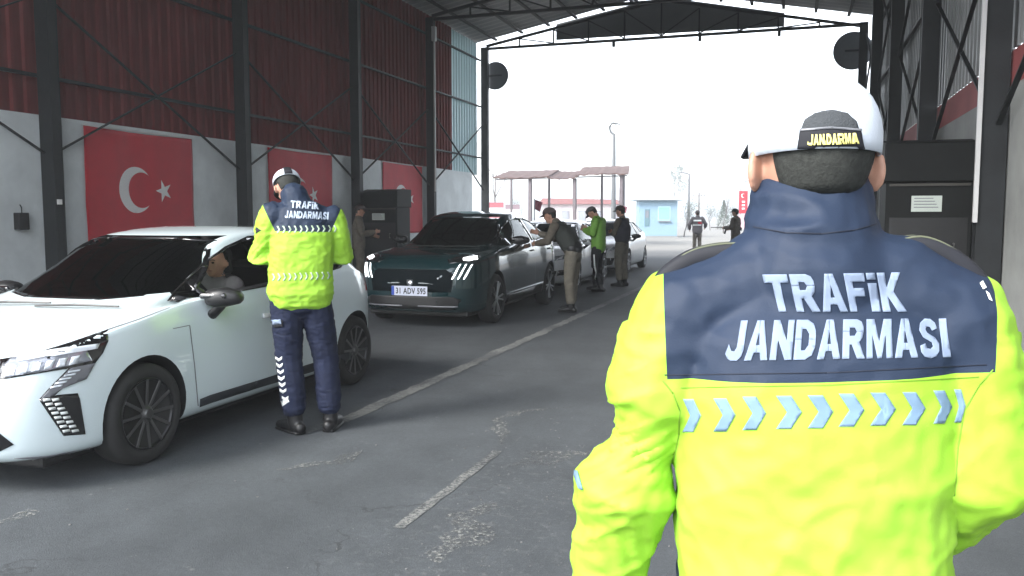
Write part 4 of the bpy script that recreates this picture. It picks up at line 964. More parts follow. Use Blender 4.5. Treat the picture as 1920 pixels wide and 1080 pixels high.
# trees
def tree(name, lab, x, y, h, crown_r, trunk_r, leaves, lm, seed, spread=.5, group='trees beyond the shed', crown_base=.35, conic=False):
    random.seed(seed); t = thing(name, lab, 'tree', (x, y, 0), group=group); bark = M['bark']
    b = nb(); tips = []
    def branch(p, d, L_, r, lev):
        q = p; pts = [p]; rs = [r]; n = 4
        for i in range(n):
            d = (d+V(random.uniform(-.2,.2), random.uniform(-.2,.2), random.uniform(-.02,.15))).normalized(); q = q+d*L_/n; pts.append(q); rs.append(r*(1-.65*(i+1)/n))
            if lev < 3 and i >= (1 if lev else 1):
                for _ in range(2 if lev < 2 else 1):
                    a = random.uniform(0, 2*PI); dd = (d*.6+V(math.cos(a), math.sin(a), random.uniform(.0,.7))*spread).normalized(); branch(q, dd, L_*random.uniform(.45,.65), rs[-1]*.7, lev+1)
        tube(b, pts, rs, 6); tips.append(q)
        if lev >= 1: tips.extend(pts[2:])
    branch(V(0,0,0), V(0,0,1), h*.8, trunk_r, 0)
    obj('trunk', b, bark, t, smooth=True)
    if leaves:
        b = nb()
        for i in range(leaves):
            if conic:
                u = random.random()**.8; z = h*(crown_base+(1-crown_base)*u); rr = crown_r*(1-u)*random.uniform(.2, 1.05)+.05; a = random.uniform(0, 2*PI); p = V(rr*math.cos(a), rr*math.sin(a), z)
            else:
                p = random.choice(tips)+V(random.gauss(0,1), random.gauss(0,1), random.gauss(0,1))*crown_r*.2
                if p.z < h*crown_base: p.z += h*crown_base*.5
            s = random.uniform(.06, .16)*h/6; n1 = V(random.uniform(-1,1), random.uniform(-1,1), random.uniform(-1,1)).normalized(); u_, v_ = frame(n1)
            b.faces.new([b.verts.new(p+u_*s*i_+v_*s*.6*j_) for i_, j_ in ((-1,0),(0,-1),(1,0),(0,1))])
        obj('crown', b, lm, t)
M['bark'] = mat('bark', (.14,.12,.11), .9, var=.3)
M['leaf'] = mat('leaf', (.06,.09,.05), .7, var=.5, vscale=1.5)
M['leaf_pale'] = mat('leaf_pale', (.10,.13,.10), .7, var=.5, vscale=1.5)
x, y = pt(932, 70); tree('bare_tree', 'leafless tree with thin twigs at the far left beyond the shed', x, y, 7.5, 1, .10, 0, None, 3, .6)
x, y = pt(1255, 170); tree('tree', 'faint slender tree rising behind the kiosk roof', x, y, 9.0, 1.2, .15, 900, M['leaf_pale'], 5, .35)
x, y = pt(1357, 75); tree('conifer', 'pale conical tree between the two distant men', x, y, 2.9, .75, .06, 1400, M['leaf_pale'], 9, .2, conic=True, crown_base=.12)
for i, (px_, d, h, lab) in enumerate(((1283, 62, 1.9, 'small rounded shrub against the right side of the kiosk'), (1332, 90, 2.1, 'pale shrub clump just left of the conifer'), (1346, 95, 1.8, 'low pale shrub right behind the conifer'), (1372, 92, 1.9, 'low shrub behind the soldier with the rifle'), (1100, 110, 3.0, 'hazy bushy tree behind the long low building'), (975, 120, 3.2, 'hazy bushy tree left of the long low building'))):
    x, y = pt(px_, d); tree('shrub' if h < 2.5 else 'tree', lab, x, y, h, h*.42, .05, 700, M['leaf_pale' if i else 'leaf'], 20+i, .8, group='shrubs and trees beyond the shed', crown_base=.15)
# distant low hills
b = nb(); rows = []
for i in range(81):
    u = -1+2*i/80; x = u*900-200; yb = 900; h = 7+6*noise.noise(V(u*5, 0, 1))+3*noise.noise(V(u*14, 2, 0)); rows.append([b.verts.new((x, yb, -1)), b.verts.new((x, yb+60, max(h,1))), b.verts.new((x, yb+400, max(h*.8,.5)))])
for p, q in zip(rows, rows[1:]):
    for k in range(2): b.faces.new((p[k], q[k], q[k+1], p[k+1]))
tag(obj('hills', b, mat('hill', (.12,.13,.11), .9, var=.3, vscale=.02), smooth=True), kind='structure')

# ------------------------------------------------------------------ people (local: facing +y, right hand at +x)
STAND = dict(pelvis=(0,0,.95), waist=(0,0,1.08), chest=(0,-.01,1.28), neck=(0,0,1.47), head=(0,.03,1.62), hd=(0,1,0), hu=(0,0,1),
    shL=(-.18,0,1.41), elL=(-.25,-.03,1.13), wrL=(-.26,.06,.88), shR=(.18,0,1.41), elR=(.25,-.03,1.13), wrR=(.26,.06,.88),
    hipL=(-.09,0,.93), knL=(-.10,.03,.50), anL=(-.11,-.02,.09), hipR=(.09,0,.93), knR=(.10,.03,.50), anR=(.11,-.02,.09),
    toeL=(-.15,1,0), toeR=(.15,1,0), handL=None, handR=None, curl=.5)
def hand(bm, w, d, pn, side, curl):
    d = Vector(d).normalized(); pn = Vector(pn); pn = (pn-d*pn.dot(d)).normalized(); lat = d.cross(pn)*side
    w = Vector(w); tube(bm, [w-d*.02, w+d*.03, w+d*.085], [(.026,.020), (.038,.017), (.040,.014)], 12, ref=pn)
    for off, L_, r in ((.030,.070,.0088), (.010,.078,.0092), (-.011,.072,.0088), (-.030,.057,.0078)):
        p = w+d*.085+lat*off; a = 0; pts = [p-d*.02]; 
        for k, seg in enumerate((.42,.32,.26)):
            a += curl*(.45, .75, .6)[k]+.05*k; p = p+(d*math.cos(a)+pn*math.sin(a))*L_*seg*1.05+lat*off*.06; pts.append(p)
        tube(bm, pts, [r, r, r*.92, r*.8], 8)
    p = w+d*.025+lat*.030; tube(bm, [p, p+(d*.6+lat*.7+pn*.35).normalized()*.035, p+(d*.95+lat*.55+pn*.45).normalized()*.068], [.013,.011,.009], 8)
def headrot(hd, hu):
    f = Vector(hd).normalized(); u = Vector(hu); u = (u-f*u.dot(f)).normalized(); r = f.cross(u); m = Matrix((r, f, u)).transposed(); return m
def torso_side(J): return (Vector(J['shR'])-Vector(J['shL'])).normalized()
def wrinkle(me, amp, freq, seed=0, stretch=(1,1,1), amp2=0, freq2=40):
    nrm = [v.normal.copy() for v in me.vertices]
    for v, n in zip(me.vertices, nrm):
        p = V(v.co.x*stretch[0], v.co.y*stretch[1], v.co.z*stretch[2])*freq+V(seed, seed*.7, -seed)
        q = noise.noise(p); q2 = 1-abs(noise.noise(p*1.7+V(3,1,7)))*2
        v.co += n*(amp*(q*.7+q2*.5)+amp2*noise.noise(v.co*freq2))
def person(label, loc, yaw, pose, fit, voxel=.010, group=None, scale=1.0, name='person'):
    J = dict(STAND); J.update(pose)
    root = thing(name, label, 'person', loc, yaw, group); root.scale = (scale,)*3
    g = {k: Vector(v) for k, v in J.items() if isinstance(v, tuple)}
    side = torso_side(J); fwd = V(0,0,1).cross(side).normalized(); hr = headrot(J['hd'], J['hu']); hc = g['head']; th = fit.get('thin', 1)
    H = lambda x, y, z: hc + hr @ V(x, y, z)
    b = nb()
    top = (g['shL']+g['shR'])/2
    tube(b, [g['pelvis']-V(0,0,.02), g['waist'], g['chest'], top], [(.15,.105), (.13,.095), (.15,.11), (.135,.08)], 16, ref=fwd)
    tube(b, [top-V(0,0,.02), g['neck'], H(0,-.025,-.09), H(0,-.015,-.04)], [.062, .057, .056, .055], 14)
    ellipsoid(b, H(0,-.006,.012), (.076,.097,.105), hr); ellipsoid(b, H(0,.030,-.055), (.056,.060,.058), hr); ellipsoid(b, H(0,.058,-.085), (.030,.028,.026), hr, 12, 8)
    tube(b, [H(0,.088,.012), H(0,.108,-.022), H(0,.100,-.030)], [.009, .013, .012], 10)
    for s in (-1, 1):
        g_ = ellipsoid(b, (0,0,0), (.011,.022,.034), None, 12, 8)
        for v in g_: v.co = H(s*.084 + v.co.x + s*(-v.co.y*.55), -.008+v.co.y, -.014+v.co.z)
        ellipsoid(b, H(s*.032,.070,.010), (.020,.016,.012), hr, 10, 8)   # brow and cheek
        ellipsoid(b, H(s*.040,.062,-.025), (.022,.020,.022), hr, 10, 8)
    for S_, sg in (('L', -1), ('R', 1)):
        sh, el, wr = g['sh'+S_], g['el'+S_], g['wr'+S_]
        tube(b, [sh, el, wr], [.048, .040, .029], 12)
        hd_ = Vector(J['hand'+S_]) if J['hand'+S_] else (wr-el).normalized()
        pn = J.get('palm'+S_, None) or (side*(-sg)*.9+fwd*-.1); hand(b, wr+hd_*.01, hd_, pn, 1 if sg > 0 else -1, J['curl'])
        hp, kn, an = g['hip'+S_], g['kn'+S_], g['an'+S_]; td = g['toe'+S_].normalized()
        tube(b, [hp, (hp+kn)/2, kn, (kn+an)/2+V(0,-.01,0), an], [.082, .072, .052, .05, .036], 12)
        tube(b, [an-td*.03-V(0,0,.03), an+td*.12-V(0,0,.045)], [(.035,.03), (.04,.022)], 10, ref=V(0,0,1))
    me = remesh(b, voxel, 2, 'body', .4); body = link('body', me, M['skin'], root, True)
    # face
    for s in (-1, 1):
        b = nb(); ellipsoid(b, H(s*.031,.083,.003), (.012,.008,.007), hr, 10, 8); obj('eye', b, M['eye'], root, smooth=True)
        b = nb(); tube(b, [H(s*.014,.092,.022), H(s*.032,.093,.027), H(s*.050,.083,.022)], [.0035,.004,.003], 6); obj('eyebrow', b, M['hair'], root, smooth=True)
    b = nb(); tube(b, [H(-.022,.083,-.058), H(0,.094,-.057), H(.022,.083,-.058)], [.003,.005,.003], 8); obj('mouth', b, M['lip'], root, smooth=True)
    # hair: shell round the back and sides
    b = nb(); gv = ellipsoid(b, (0,0,0), (.081,.100,.108), None, 28, 20)
    dele = [v for v in gv if (v.co.y > .012 and v.co.z < .055) or (v.co.z < -.005 and v.co.y > -.030) or v.co.z < -.066 + max(0, v.co.y+.03)*1.5]
    for v in gv: v.co = H(v.co.x*(1-.10*max(0, min(1, -v.co.z/.06))), v.co.y-.009, v.co.z+.012)
    bmesh.ops.delete(b, geom=dele, context='VERTS')
    o = obj('hair', b, fit.get('hair', M['hair']), root, smooth=True); s_ = o.modifiers.new('s', 'SOLIDIFY'); s_.thickness = .006
    # cap
    if fit.get('cap'):
        b = nb(); cs = fit.get('capsize', 1); gv = ellipsoid(b, (0,0,0), (.092*cs,.112*cs,.105*cs), None, 32, 20)
        dele = [v for v in gv if v.co.z < fit.get('capcut', -.004)]
        for v in gv:
            k = min(1, max(0, v.co.z/.06)); v.co = H(v.co.x*(1+.05*k), v.co.y*(1+.03*k)-.003, v.co.z*fit.get('caph', .95)+fit.get('capz', .040)+v.co.y*fit.get('captilt', .10))
        bmesh.ops.delete(b, geom=dele, context='VERTS')
        co = obj('cap', b, fit['cap'], root, smooth=True); s_ = co.modifiers.new('s', 'SOLIDIFY'); s_.thickness = .004; s_.offset = 1
        b = nb(); N = 12; rows = []
        for i in range(N+1):
            a = PI*(.14+.72*i/N); rr = []
            for j in range(5):
                t = j/4; x_ = math.cos(a)*(.090*cs+.01*t); y_ = math.sin(a)*(.108*cs)+t*.072*math.sin(a)**.7
                rr.append(b.verts.new(H(x_, y_, .050-.010*t-.9*x_*x_*(1+t)-.012*t)))
            rows.append(rr)
        for p, q in zip(rows, rows[1:]):
            for j in range(4): b.faces.new((p[j], q[j], q[j+1], p[j+1]))
        o = obj('visor', b, fit.get('visor', fit['cap']), co, smooth=True); s_ = o.modifiers.new('s', 'SOLIDIFY'); s_.thickness = .005
    # jacket
    k = fit.get('jr', 1)
    b = nb()
    if fit.get('jacket_fn'): fit['jacket_fn'](b, g, side, fwd)
    else:
        hem = fit.get('hem', g['pelvis']-V(0,0,.06)); hem = Vector(hem)
        tube(b, [hem, g['waist'], g['chest'], top+V(0,0,-.01)], [(.185*k,.135*k), (.180*k,.13*k), (.185*k,.135*k), (.15*k,.095*k)], 20, ref=fwd, power=2.4)
        tube(b, [g['shL']*.55+top*.45+V(0,0,-.01), g['shR']*.55+top*.45+V(0,0,-.01)], [.072*k]*2, 12)
        tube(b, [top-V(0,0,.01), g['neck']+V(0,0,.01)], [.088*k, .076*k], 14)
    for S_ in ('L', 'R'):
        sh, el, wr = g['sh'+S_], g['el'+S_], g['wr'+S_]; ra = fit.get('sleeve', (.082, .070, .066, .050))
        tube(b, [sh, (sh+el)/2, el, (el+wr)/2, wr-(wr-el)*.08], [ra[0]*k, ra[1]*k*1.02, ra[1]*k, ra[2]*k, ra[3]*k], 14)
    me = remesh(b, voxel, fit.get('jsm', 4), 'jacket'); wrinkle(me, fit.get('wr', .007)*k, 9, len(label), (1,1,1.6), .0015, 45)
    if fit.get('fold_fn'): fit['fold_fn'](me)
    jo = link('jacket', me, fit['jacket'], root, True)
    # trousers
    b = nb(); tk = fit.get('tr', 1)
    tube(b, [g['pelvis']+V(0,0,.06), g['pelvis']-V(0,0,.06)], [(.165*tk,.120*tk), (.170*tk,.125*tk)], 18, ref=fwd)
    for S_ in ('L', 'R'):
        hp, kn, an = g['hip'+S_], g['kn'+S_], g['an'+S_]; m_ = (kn+an)/2; end = an+(kn-an).normalized()*fit.get('tuck', .10)
        tube(b, [hp-V(0,0,.02), hp*.5+kn*.5, kn, m_, end], [(.100*tk,.108*tk), (.093*tk,.100*tk), (.080*tk,.083*tk), (.078*tk,.078*tk), (.074*tk,.076*tk)], 14)
    me = remesh(b, voxel, 3, 'trousers'); wrinkle(me, .008, 10, 3, (1,1,2.2), .0012, 50); tro = link('trousers', me, fit['trousers'], root, True)
    # boots
    for S_ in ('L', 'R'):
        an, kn = g['an'+S_], g['kn'+S_]; td = V(g['toe'+S_].x, g['toe'+S_].y, 0).normalized(); base = V(an.x, an.y, an.z-.09); b = nb()
        ax = (kn-an).normalized(); tube(b, [an-V(0,0,.02), an+ax*.15], [.053, .060], 14)
        tube(b, [base-td*.055+V(0,0,.045), base+td*.03+V(0,0,.055), base+td*.12+V(0,0,.045), base+td*.185+V(0,0,.038)], [(.042,.044), (.045,.052), (.048,.042), (.040,.034)], 14, ref=V(0,0,1))
        me = remesh(b, max(.007, voxel*.8), 3, 'boot'); 
        for v in me.vertices:
            if v.co.z < base.z+.012: v.co.z = base.z+.004
        bo = link('boot', me, M['boot'], root, True)
        b = nb(); tube(b, [base-td*.06+V(0,0,.012), base+td*.04+V(0,0,.012), base+td*.20+V(0,0,.012)], [(.044,.011), (.048,.011), (.040,.011)], 14, ref=V(0,0,1), power=3); obj('sole', b, M['black'], bo, smooth=True)
    return root, J, g, jo, hr, H
M['eye'] = mat('eye_dark', (.02,.015,.012), .2)
M['lip'] = mat('lip', (.28,.11,.09), .5)
def strip_on(name, bt, ray, polys, m, parent, off=.003, step=.05, thick=.001): return decal(name, polys, ray, step, bt, off, m, parent, False, thick)

# ---- officer at the white car's window
mo1 = Vector((-3.20, 5.08, 0)); yaw1 = math.radians(32)
pose = dict(pelvis=(-.03,0,1.0), waist=(-.02,.0,1.14), chest=(-.01,.01,1.36), neck=(-.06,.05,1.58), head=(-.105,.11,1.715), hd=(-.10,.80,-.60), hu=(-.12,.55,.8),
    shL=(-.20,.02,1.53), elL=(-.30,.03,1.25), wrL=(-.12,.26,1.25), shR=(.19,.02,1.50), elR=(.25,.05,1.25), wrR=(.08,.30,1.27),
    hipL=(-.13,0,.97), knL=(-.12,.03,.52), anL=(-.085,0,.09), hipR=(.06,0,.97), knR=(.13,.05,.52), anR=(.155,.03,.09), toeL=(-.55,.8,0), toeR=(.35,1,0), curl=.9)
def jf1(b, g, side, fwd):
    tube(b, [V(-.03,0,.99), V(-.03,0,1.12), V(-.02,0,1.26), V(-.01,.0,1.40), V(-.015,.0,1.53)], [(.225,.168), (.215,.155), (.215,.155), (.215,.150), (.165,.105)], 22, ref=fwd, power=2.5)
    tube(b, [V(-.15,.01,1.535), V(.13,.01,1.515)], [.078]*2, 14); tube(b, [V(-.02,0,1.54), V(-.06,.03,1.66)], [.105,.090], 16)
jm1 = traffic_jacket_mat('hi_vis_jacket_small', 1.415, -.02, -.005, .185, .45, 1.70)
r1, J1, g1, jo1, hr1, H1 = person('officer in yellow jacket and white cap bowed over the white hatchback window', mo1, yaw1, pose,
    dict(jacket=jm1, jacket_fn=jf1, sleeve=(.095,.090,.072,.055), trousers=M['navy'], tr=1.12, cap=M['cap_white'], visor=M['navy_black'], wr=.010), .008, 'traffic officers in yellow jackets')
bpy.context.view_layer.update()
mwj = Matrix.Translation(mo1) @ Matrix.Rotation(yaw1, 4, 'Z'); PJ1 = local_px(mwj); btj = bvh_of(jo1.data)
def lay(name, bm2, P, bt, off, m, parent, step, thick=.001):
    o = obj(name, project(bm2, P, step, bt, off), m, parent, smooth=True)
    if thick: s = o.modifiers.new('s', 'SOLIDIFY'); s.thickness = thick; s.offset = 0
    return o
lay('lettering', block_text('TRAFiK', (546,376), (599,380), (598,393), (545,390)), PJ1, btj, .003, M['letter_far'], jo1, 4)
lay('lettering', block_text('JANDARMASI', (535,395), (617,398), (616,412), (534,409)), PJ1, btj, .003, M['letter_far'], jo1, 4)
def chev(x, y, w_, h, t): return [(x, y), (x+t, y), (x+t+w_*.6, y+h/2), (x+t, y+h), (x, y+h), (x+w_*.6, y+h/2)]
lay('reflective_band', flat(*[chev(519+10.6*k, 424-.15*k, 6, 13, 3.2) for k in range(11)]), PJ1, btj, .003, M['reflect_edge2'] if 'reflect_edge2' in M else mat('tape_grey', (.36,.48,.34), .5), jo1, 5)
lay('reflective_band', flat(*[chev(510+10.2*k, 513-.35*k, 6, 14, 3.2) for k in range(11)]), PJ1, btj, .003, bpy.data.materials['tape_grey'], jo1, 5)
lay('arm_patch', flat([(470,428),(482,426),(490,432),(480,438),(471,440)]), PJ1, btj, .003, M['navy_black'], jo1, 5)
tro1 = [c for c in r1.children if c.name.startswith('trousers')][0]; btt = bvh_of(tro1.data)
def vch(x, y, s): return [(x, y), (x+s*.5, y+s*.35), (x+s, y), (x+s, y+s*.45), (x+s*.5, y+s*.85), (x, y+s*.45)]
lay('reflective_stripe', flat(*[vch(517+1.6*k, 668+12*k, 12) for k in range(6)], vch(529, 742, 12), [(527,752),(540,748),(543,753),(530,762)]), PJ1, btt, .003, M['reflect_white'], tro1, 5)
lay('pocket_flap', flat([(505,603),(530,600),(531,612),(506,616)]), PJ1, btt, .006, M['navy_black'], tro1, 5, .006)
lay('pocket_label', flat([(508,600),(528,598),(529,606),(509,609)]), PJ1, btt, .011, M['letter'], tro1, 5)
cap1 = [c for c in r1.children if c.name.startswith('cap')][0]
b = nb(); 
for z0_, z1_ in ((.040, .095),):
    N = 10; rows = []
    for i in range(N+1):
        a = -PI/2+(-.28+.56*i/N); rr = [H1(.099*math.cos(a), .122*math.sin(a)-.003, .030), H1(.098*math.cos(a), .118*math.sin(a)-.003, .060), H1(.085*math.cos(a), .100*math.sin(a)-.003, .100)]
        rows.append([b.verts.new(p) for p in rr])
    for p, q in zip(rows, rows[1:]):
        for j in range(2): b.faces.new((p[j], q[j], q[j+1], p[j+1]))
o = obj('cap_strap', b, M['navy_black'], cap1, smooth=True); thick(o, .004)
# notepad in his hands
t = thing('notepad', 'small white notepad held by the bowed officer over the car window', 'notepad', tuple(mwj @ V(-.02, .40, 1.30)), yaw1)
b = nb(); box(b, -.05, .05, -.01, .01, -.08, .08); obj('pages', b, M['flag_white'], t, bevel=.002); b = nb(); box(b, -.052, .052, .0105, .014, -.082, .082); obj('cover', b, M['navy'], t)

# ---- soldiers and the others
s1p = dict(pelvis=(0,-.04,.96), waist=(0,.0,1.08), chest=(0,.11,1.24), neck=(0,.26,1.42), head=(0,.36,1.52), hd=(0,.95,-.25), hu=(0,.3,1),
    shL=(-.18,.21,1.36), elL=(-.20,.32,1.12), wrL=(-.08,.56,1.08), shR=(.18,.21,1.36), elR=(.20,.36,1.16), wrR=(.08,.58,1.24),
    hipL=(-.09,-.04,.94), knL=(-.11,-.01,.50), anL=(-.13,-.06,.09), hipR=(.09,-.04,.94), knR=(.10,.0,.50), anR=(.10,.02,.09), curl=.6)
rs1 = person('soldier in brown cap leaning to the dark crossover window with both arms out', (-3.32, 12.95, 0), math.radians(84), s1p, dict(jacket=M['khaki'], trousers=M['khaki2'], cap=M['brown_cap'], jr=.92, hem=(0,-.02,.98)), .011, 'soldiers checking the queue')
def vest(r, m, k=1.0, z=None):
    root, J, g, jo, hr, H = r; side = torso_side(J); fwd = V(0,0,1).cross(side).normalized(); b = nb(); top = (g['shL']+g['shR'])/2
    tube(b, [g['waist']-V(0,0,.02), g['chest'], top-V(0,0,.035)], [(.19*k,.150*k), (.195*k,.155*k), (.155*k,.115*k)], 18, ref=fwd, power=2.8)
    for s in (-.45, .0, .45): box(b, g['waist'].x+s*.22-.04, g['waist'].x+s*.22+.04, g['waist'].y+.12, g['waist'].y+.18, g['waist'].z, g['waist'].z+.13)
    me = remesh(b, .011, 3, 'vest'); wrinkle(me, .004, 14); v_ = link('vest', me, m, root, True)
    b = nb(); tube(b, [g['pelvis']+V(0,0,.075), g['pelvis']+V(0,0,.035)], [(.183*k,.140*k)]*2, 20, ref=fwd); obj('belt', b, M['black'], root, smooth=True)
    return v_
vest(rs1, M['vest'])
s2p = dict(head=(0,.14,1.58), neck=(0,.05,1.46), hd=(0,.70,-.70), hu=(0,.7,.7), chest=(0,.01,1.28), elL=(-.25,.02,1.16), wrL=(-.10,.28,1.24), elR=(.25,.02,1.16), wrR=(.09,.28,1.27), knL=(-.11,.02,.50), anL=(-.13,-.12,.09), knR=(.1,.07,.5), anR=(.1,.10,.09), curl=.8)
rs2 = person('man in green jacket and dark trousers with head bowed beside the silver hatchback', (-3.72, 16.75, 0), math.radians(80), s2p, dict(jacket=M['green_jacket'], trousers=M['navy_black'], cap=M['grey_cloth'], visor=M['navy_black'], jr=1.02), .011, 'people standing beside the queue')
b = nb(); g = rs2[2]; bq = bvh_of([c for c in rs2[0].children if c.name.startswith('trousers')][0].data)
strip_on('reflective_stripe', bq, lambda u, v: (V(-2, u, v), V(1, 0, 0)), [[(.0,.75),(.03,.75),(.0,.20),(-.03,.20)]], M['reflect_white'], [c for c in rs2[0].children if c.name.startswith('trousers')][0], .004)
strip_on('collar_panel', bvh_of(rs2[3].data), lambda u, v: (V(-2, u, v), V(1, 0, 0)), [[(-.10,1.40),(.10,1.40),(.10,1.50),(-.10,1.50)]], M['grey_cloth'], rs2[3], .003)
s3p = dict(hd=(0,1,-.1), elL=(-.26,.05,1.15), wrL=(-.02,.22,1.14), elR=(.26,.05,1.15), wrR=(.02,.24,1.18), handL=(.9,.3,.1), handR=(-.9,.3,0), head=(0,.05,1.61))
rs3 = person('soldier in black vest and khaki trousers standing arms folded before the white queue car', (-3.49, 18.05, 0), math.radians(72), s3p, dict(jacket=M['khaki'], trousers=M['khaki2'], cap=M['brown_cap'], jr=.9), .011, 'soldiers checking the queue')
vest(rs3, mat('dark_blue_vest', (.030,.030,.045), .8, var=.2))
s4p = dict(elL=(-.24,.04,1.16), wrL=(-.16,.30,1.10), elR=(.24,.06,1.14), wrR=(.10,.33,1.18), hd=(-.1,1,-.15))
rs4 = person('khaki soldier standing by the left wall between white hatchback and black cabinet', (-8.75, 16.0, 0), math.radians(-62), s4p, dict(jacket=M['khaki'], trousers=M['khaki'], cap=M['brown_cap'], jr=1.02), .012, 'soldiers checking the queue')
x, y = pt(1308, 35); rs5 = person('distant man with his back turned under the utility pole', (x, y, 0), math.radians(14), dict(elL=(-.33,-.02,1.16), wrL=(-.30,.16,.98), elR=(.34,-.02,1.18), wrR=(.34,.2,1.05)), dict(jacket=M['grey_cloth'], trousers=M['khaki'], cap=M['brown_cap'], jr=1.15), .013, 'men far beyond the queue')
btf = bvh_of(rs5[3].data)
strip_on('reflective_stripe', btf, lambda u, v: (V(u, -2, v), V(0, 1, 0)), [[(-.18,1.30),(.14,1.30),(.14,1.36),(-.18,1.36)],[(-.18,1.12),(.14,1.12),(.14,1.17),(-.18,1.17)]], M['reflect_white'], rs5[3], .004)
strip_on('red_panel', btf, lambda u, v: (V(u, -2, v), V(0, 1, 0)), [[(-.0,1.19),(.16,1.19),(.16,1.28),(0,1.28)]], M['flag_red'], rs5[3], .003)
x, y = pt(1380, 27); rs6 = person('distant soldier in mottled jacket carrying a rifle near the red banner', (x, y, 0), math.radians(70), dict(elL=(-.26,.06,1.16), wrL=(-.10,.34,1.14), elR=(.26,.0,1.14), wrR=(.10,.22,1.10)), dict(jacket=M['camo'], trousers=M['khaki'], cap=M['navy_black']), .013, 'men far beyond the queue')
mr6 = Matrix.Translation((x, y, 0)) @ Matrix.Rotation(math.radians(70), 4, 'Z')
t = thing('rifle', 'dark rifle held level by the distant soldier', 'rifle', tuple(mr6 @ V(0, .30, 1.12)), math.radians(70))
b = nb(); tube(b, [(0,.02,.03), (0,.55,.03)], [.011]*2, 8); obj('barrel', b, M['black'], t); b = nb(); box(b, -.02, .02, -.22, .10, 0, .07); obj('receiver', b, M['black'], t, bevel=.005)
b = nb(); prism(b, [(-.225,.065),(-.50,.04),(-.50,-.07),(-.225,.01)], lambda u, v: V(-.018, u, v), lambda u, v: V(.018, u, v)); obj('stock', b, M['black'], t)
b = nb(); prism(b, [(.0,-.002),(.05,-.002),(.10,-.17),(.05,-.18)], lambda u, v: V(-.012, u, v), lambda u, v: V(.012, u, v)); obj('magazine', b, M['black'], t)

# ---- people inside the cars (mouths and hands at rest, seated)
def seated(label, base, dx, y, zs, lean=0, skinny=1):
    p = dict(pelvis=(0,0,.08), waist=(0,-.04,.20), chest=(0,-.06,.40), neck=(lean*.5,-.05,.58), head=(lean,-.02,.70), hd=(lean*1.5,1,-.05), shL=(-.18,-.06,.52), shR=(.18,-.06,.52),
        elL=(-.24,.08,.30), wrL=(-.13,.30,.38), elR=(.24,.08,.30), wrR=(.12,.30,.38), hipL=(-.09,.03,.07), knL=(-.12,.42,.16), anL=(-.12,.62,-.16), hipR=(.09,.03,.07), knR=(.12,.42,.16), anR=(.12,.62,-.16), curl=.9)
    return person(label, (base[0]+dx, base[1]+y, zs), PI, p, dict(jacket=M['grey_cloth'], trousers=M['navy_black'], cap=None, jr=.92), .012, 'people seated in the cars')
seated('driver of the white hatchback with face toward the open window', (-4.60, YF), .38, 2.10, .47, -.05)
seated('driver of the dark crossover behind the wheel', (-4.89, 10.34), .37, 2.22, .58)
seated('front passenger of the dark crossover', (-4.89, 10.34), -.37, 2.22, .58)

# ------------------------------------------------------------------ the officer in the foreground, seen from behind
mof = Vector((.033, 1.30, 0)); yawf = math.radians(7)
pf = dict(pelvis=(-.008,0,.93), waist=(-.008,0,1.05), chest=(0,-.005,1.25), neck=(-.002,.02,1.47), head=(-.004,.035,1.600), hd=(-.16,1,-.03), hu=(0,.03,1),
    shL=(-.178,0,1.365), elL=(-.268,-.02,1.11), wrL=(-.312,.05,.87), shR=(.180,0,1.368), elR=(.222,-.03,1.165), wrR=(.165,.16,.98),
    hipL=(-.09,0,.91), knL=(-.11,.03,.49), hipR=(.09,0,.91), knR=(.10,.03,.49), curl=.7)
def jff(b, g, side, fwd):
    tube(b, [V(.0,.0,.84), V(.002,0,.98), V(.0,0,1.12), V(.0,0,1.25), V(.003,0,1.34), V(.003,.0,1.41)], [(.192,.150), (.186,.145), (.188,.142), (.198,.140), (.200,.125), (.140,.085)], 30, ref=fwd, power=2.5)
    tube(b, [V(0,.005,1.445), V(-.10,.0,1.405), V(-.178,0,1.370)], [.082, .076, .078], 18); tube(b, [V(0,.005,1.445), V(.10,.0,1.412), V(.180,0,1.373)], [.082, .076, .078], 18)
    tube(b, [V(0,.0,1.425), V(-.002,.012,1.475), V(-.004,.038,1.530)], [(.118,.105), (.096,.094), (.088,.086)], 24, ref=fwd)
def ffold(me):
    nrm = [v.normal.copy() for v in me.vertices]
    for v, n in zip(me.vertices, nrm):
        x, y, z = v.co; ax = abs(x); arm = min(1, max(0, (ax-.205)/.03)) if z < 1.36 else 0
        p = V(x*7, y*7, z*22+x*12*(1 if x > 0 else -1)); a = 1-(abs(noise.noise(p))*2.2)**.7; a2 = (1-abs(noise.noise(V(x*15, y*15, z*40)))*2)
        q = V((x+z*.7)*5, y*4, (z-x*.9)*8); t = (1-(abs(noise.noise(q+V(5,2,1)))*2.0)**.65)+.35*(1-abs(noise.noise(V((x-z*.5)*14, y*8, (z+x*.6)*20)))*2)
        low = min(1, max(0, (1.27-z)/.12)); coll = min(1, max(0, (z-1.455)/.03))
        cf = (1-abs(noise.noise(V(x*7-z*6, y*6, z*24+x*9)))*2.4)*.0065
        v.co += n*(arm*(.0062*a+.0028*a2) + (1-arm)*low*.0080*t + coll*cf)
jmf = traffic_jacket_mat('hi_vis_jacket', 1.302, .062, .003, .212, .06, 1.440)
rf_, Jf, gf, jof, hrf, Hf = person('officer in neon yellow jacket and white cap, seen from behind in the right foreground', mof, yawf, pf,
    dict(jacket=jmf, jacket_fn=jff, fold_fn=ffold, sleeve=(.086,.077,.060,.048), trousers=M['navy'], tr=1.1, cap=M['cap_white'], visor=M['navy_black'], wr=.0045, jsm=5, capsize=.955, caph=1.03, captilt=-.02, capz=.022, capcut=-.020), .0055, 'traffic officers in yellow jackets')
mwf = Matrix.Translation(mof) @ Matrix.Rotation(yawf, 4, 'Z'); PF = local_px(mwf); btf = bvh_of(jof.data)
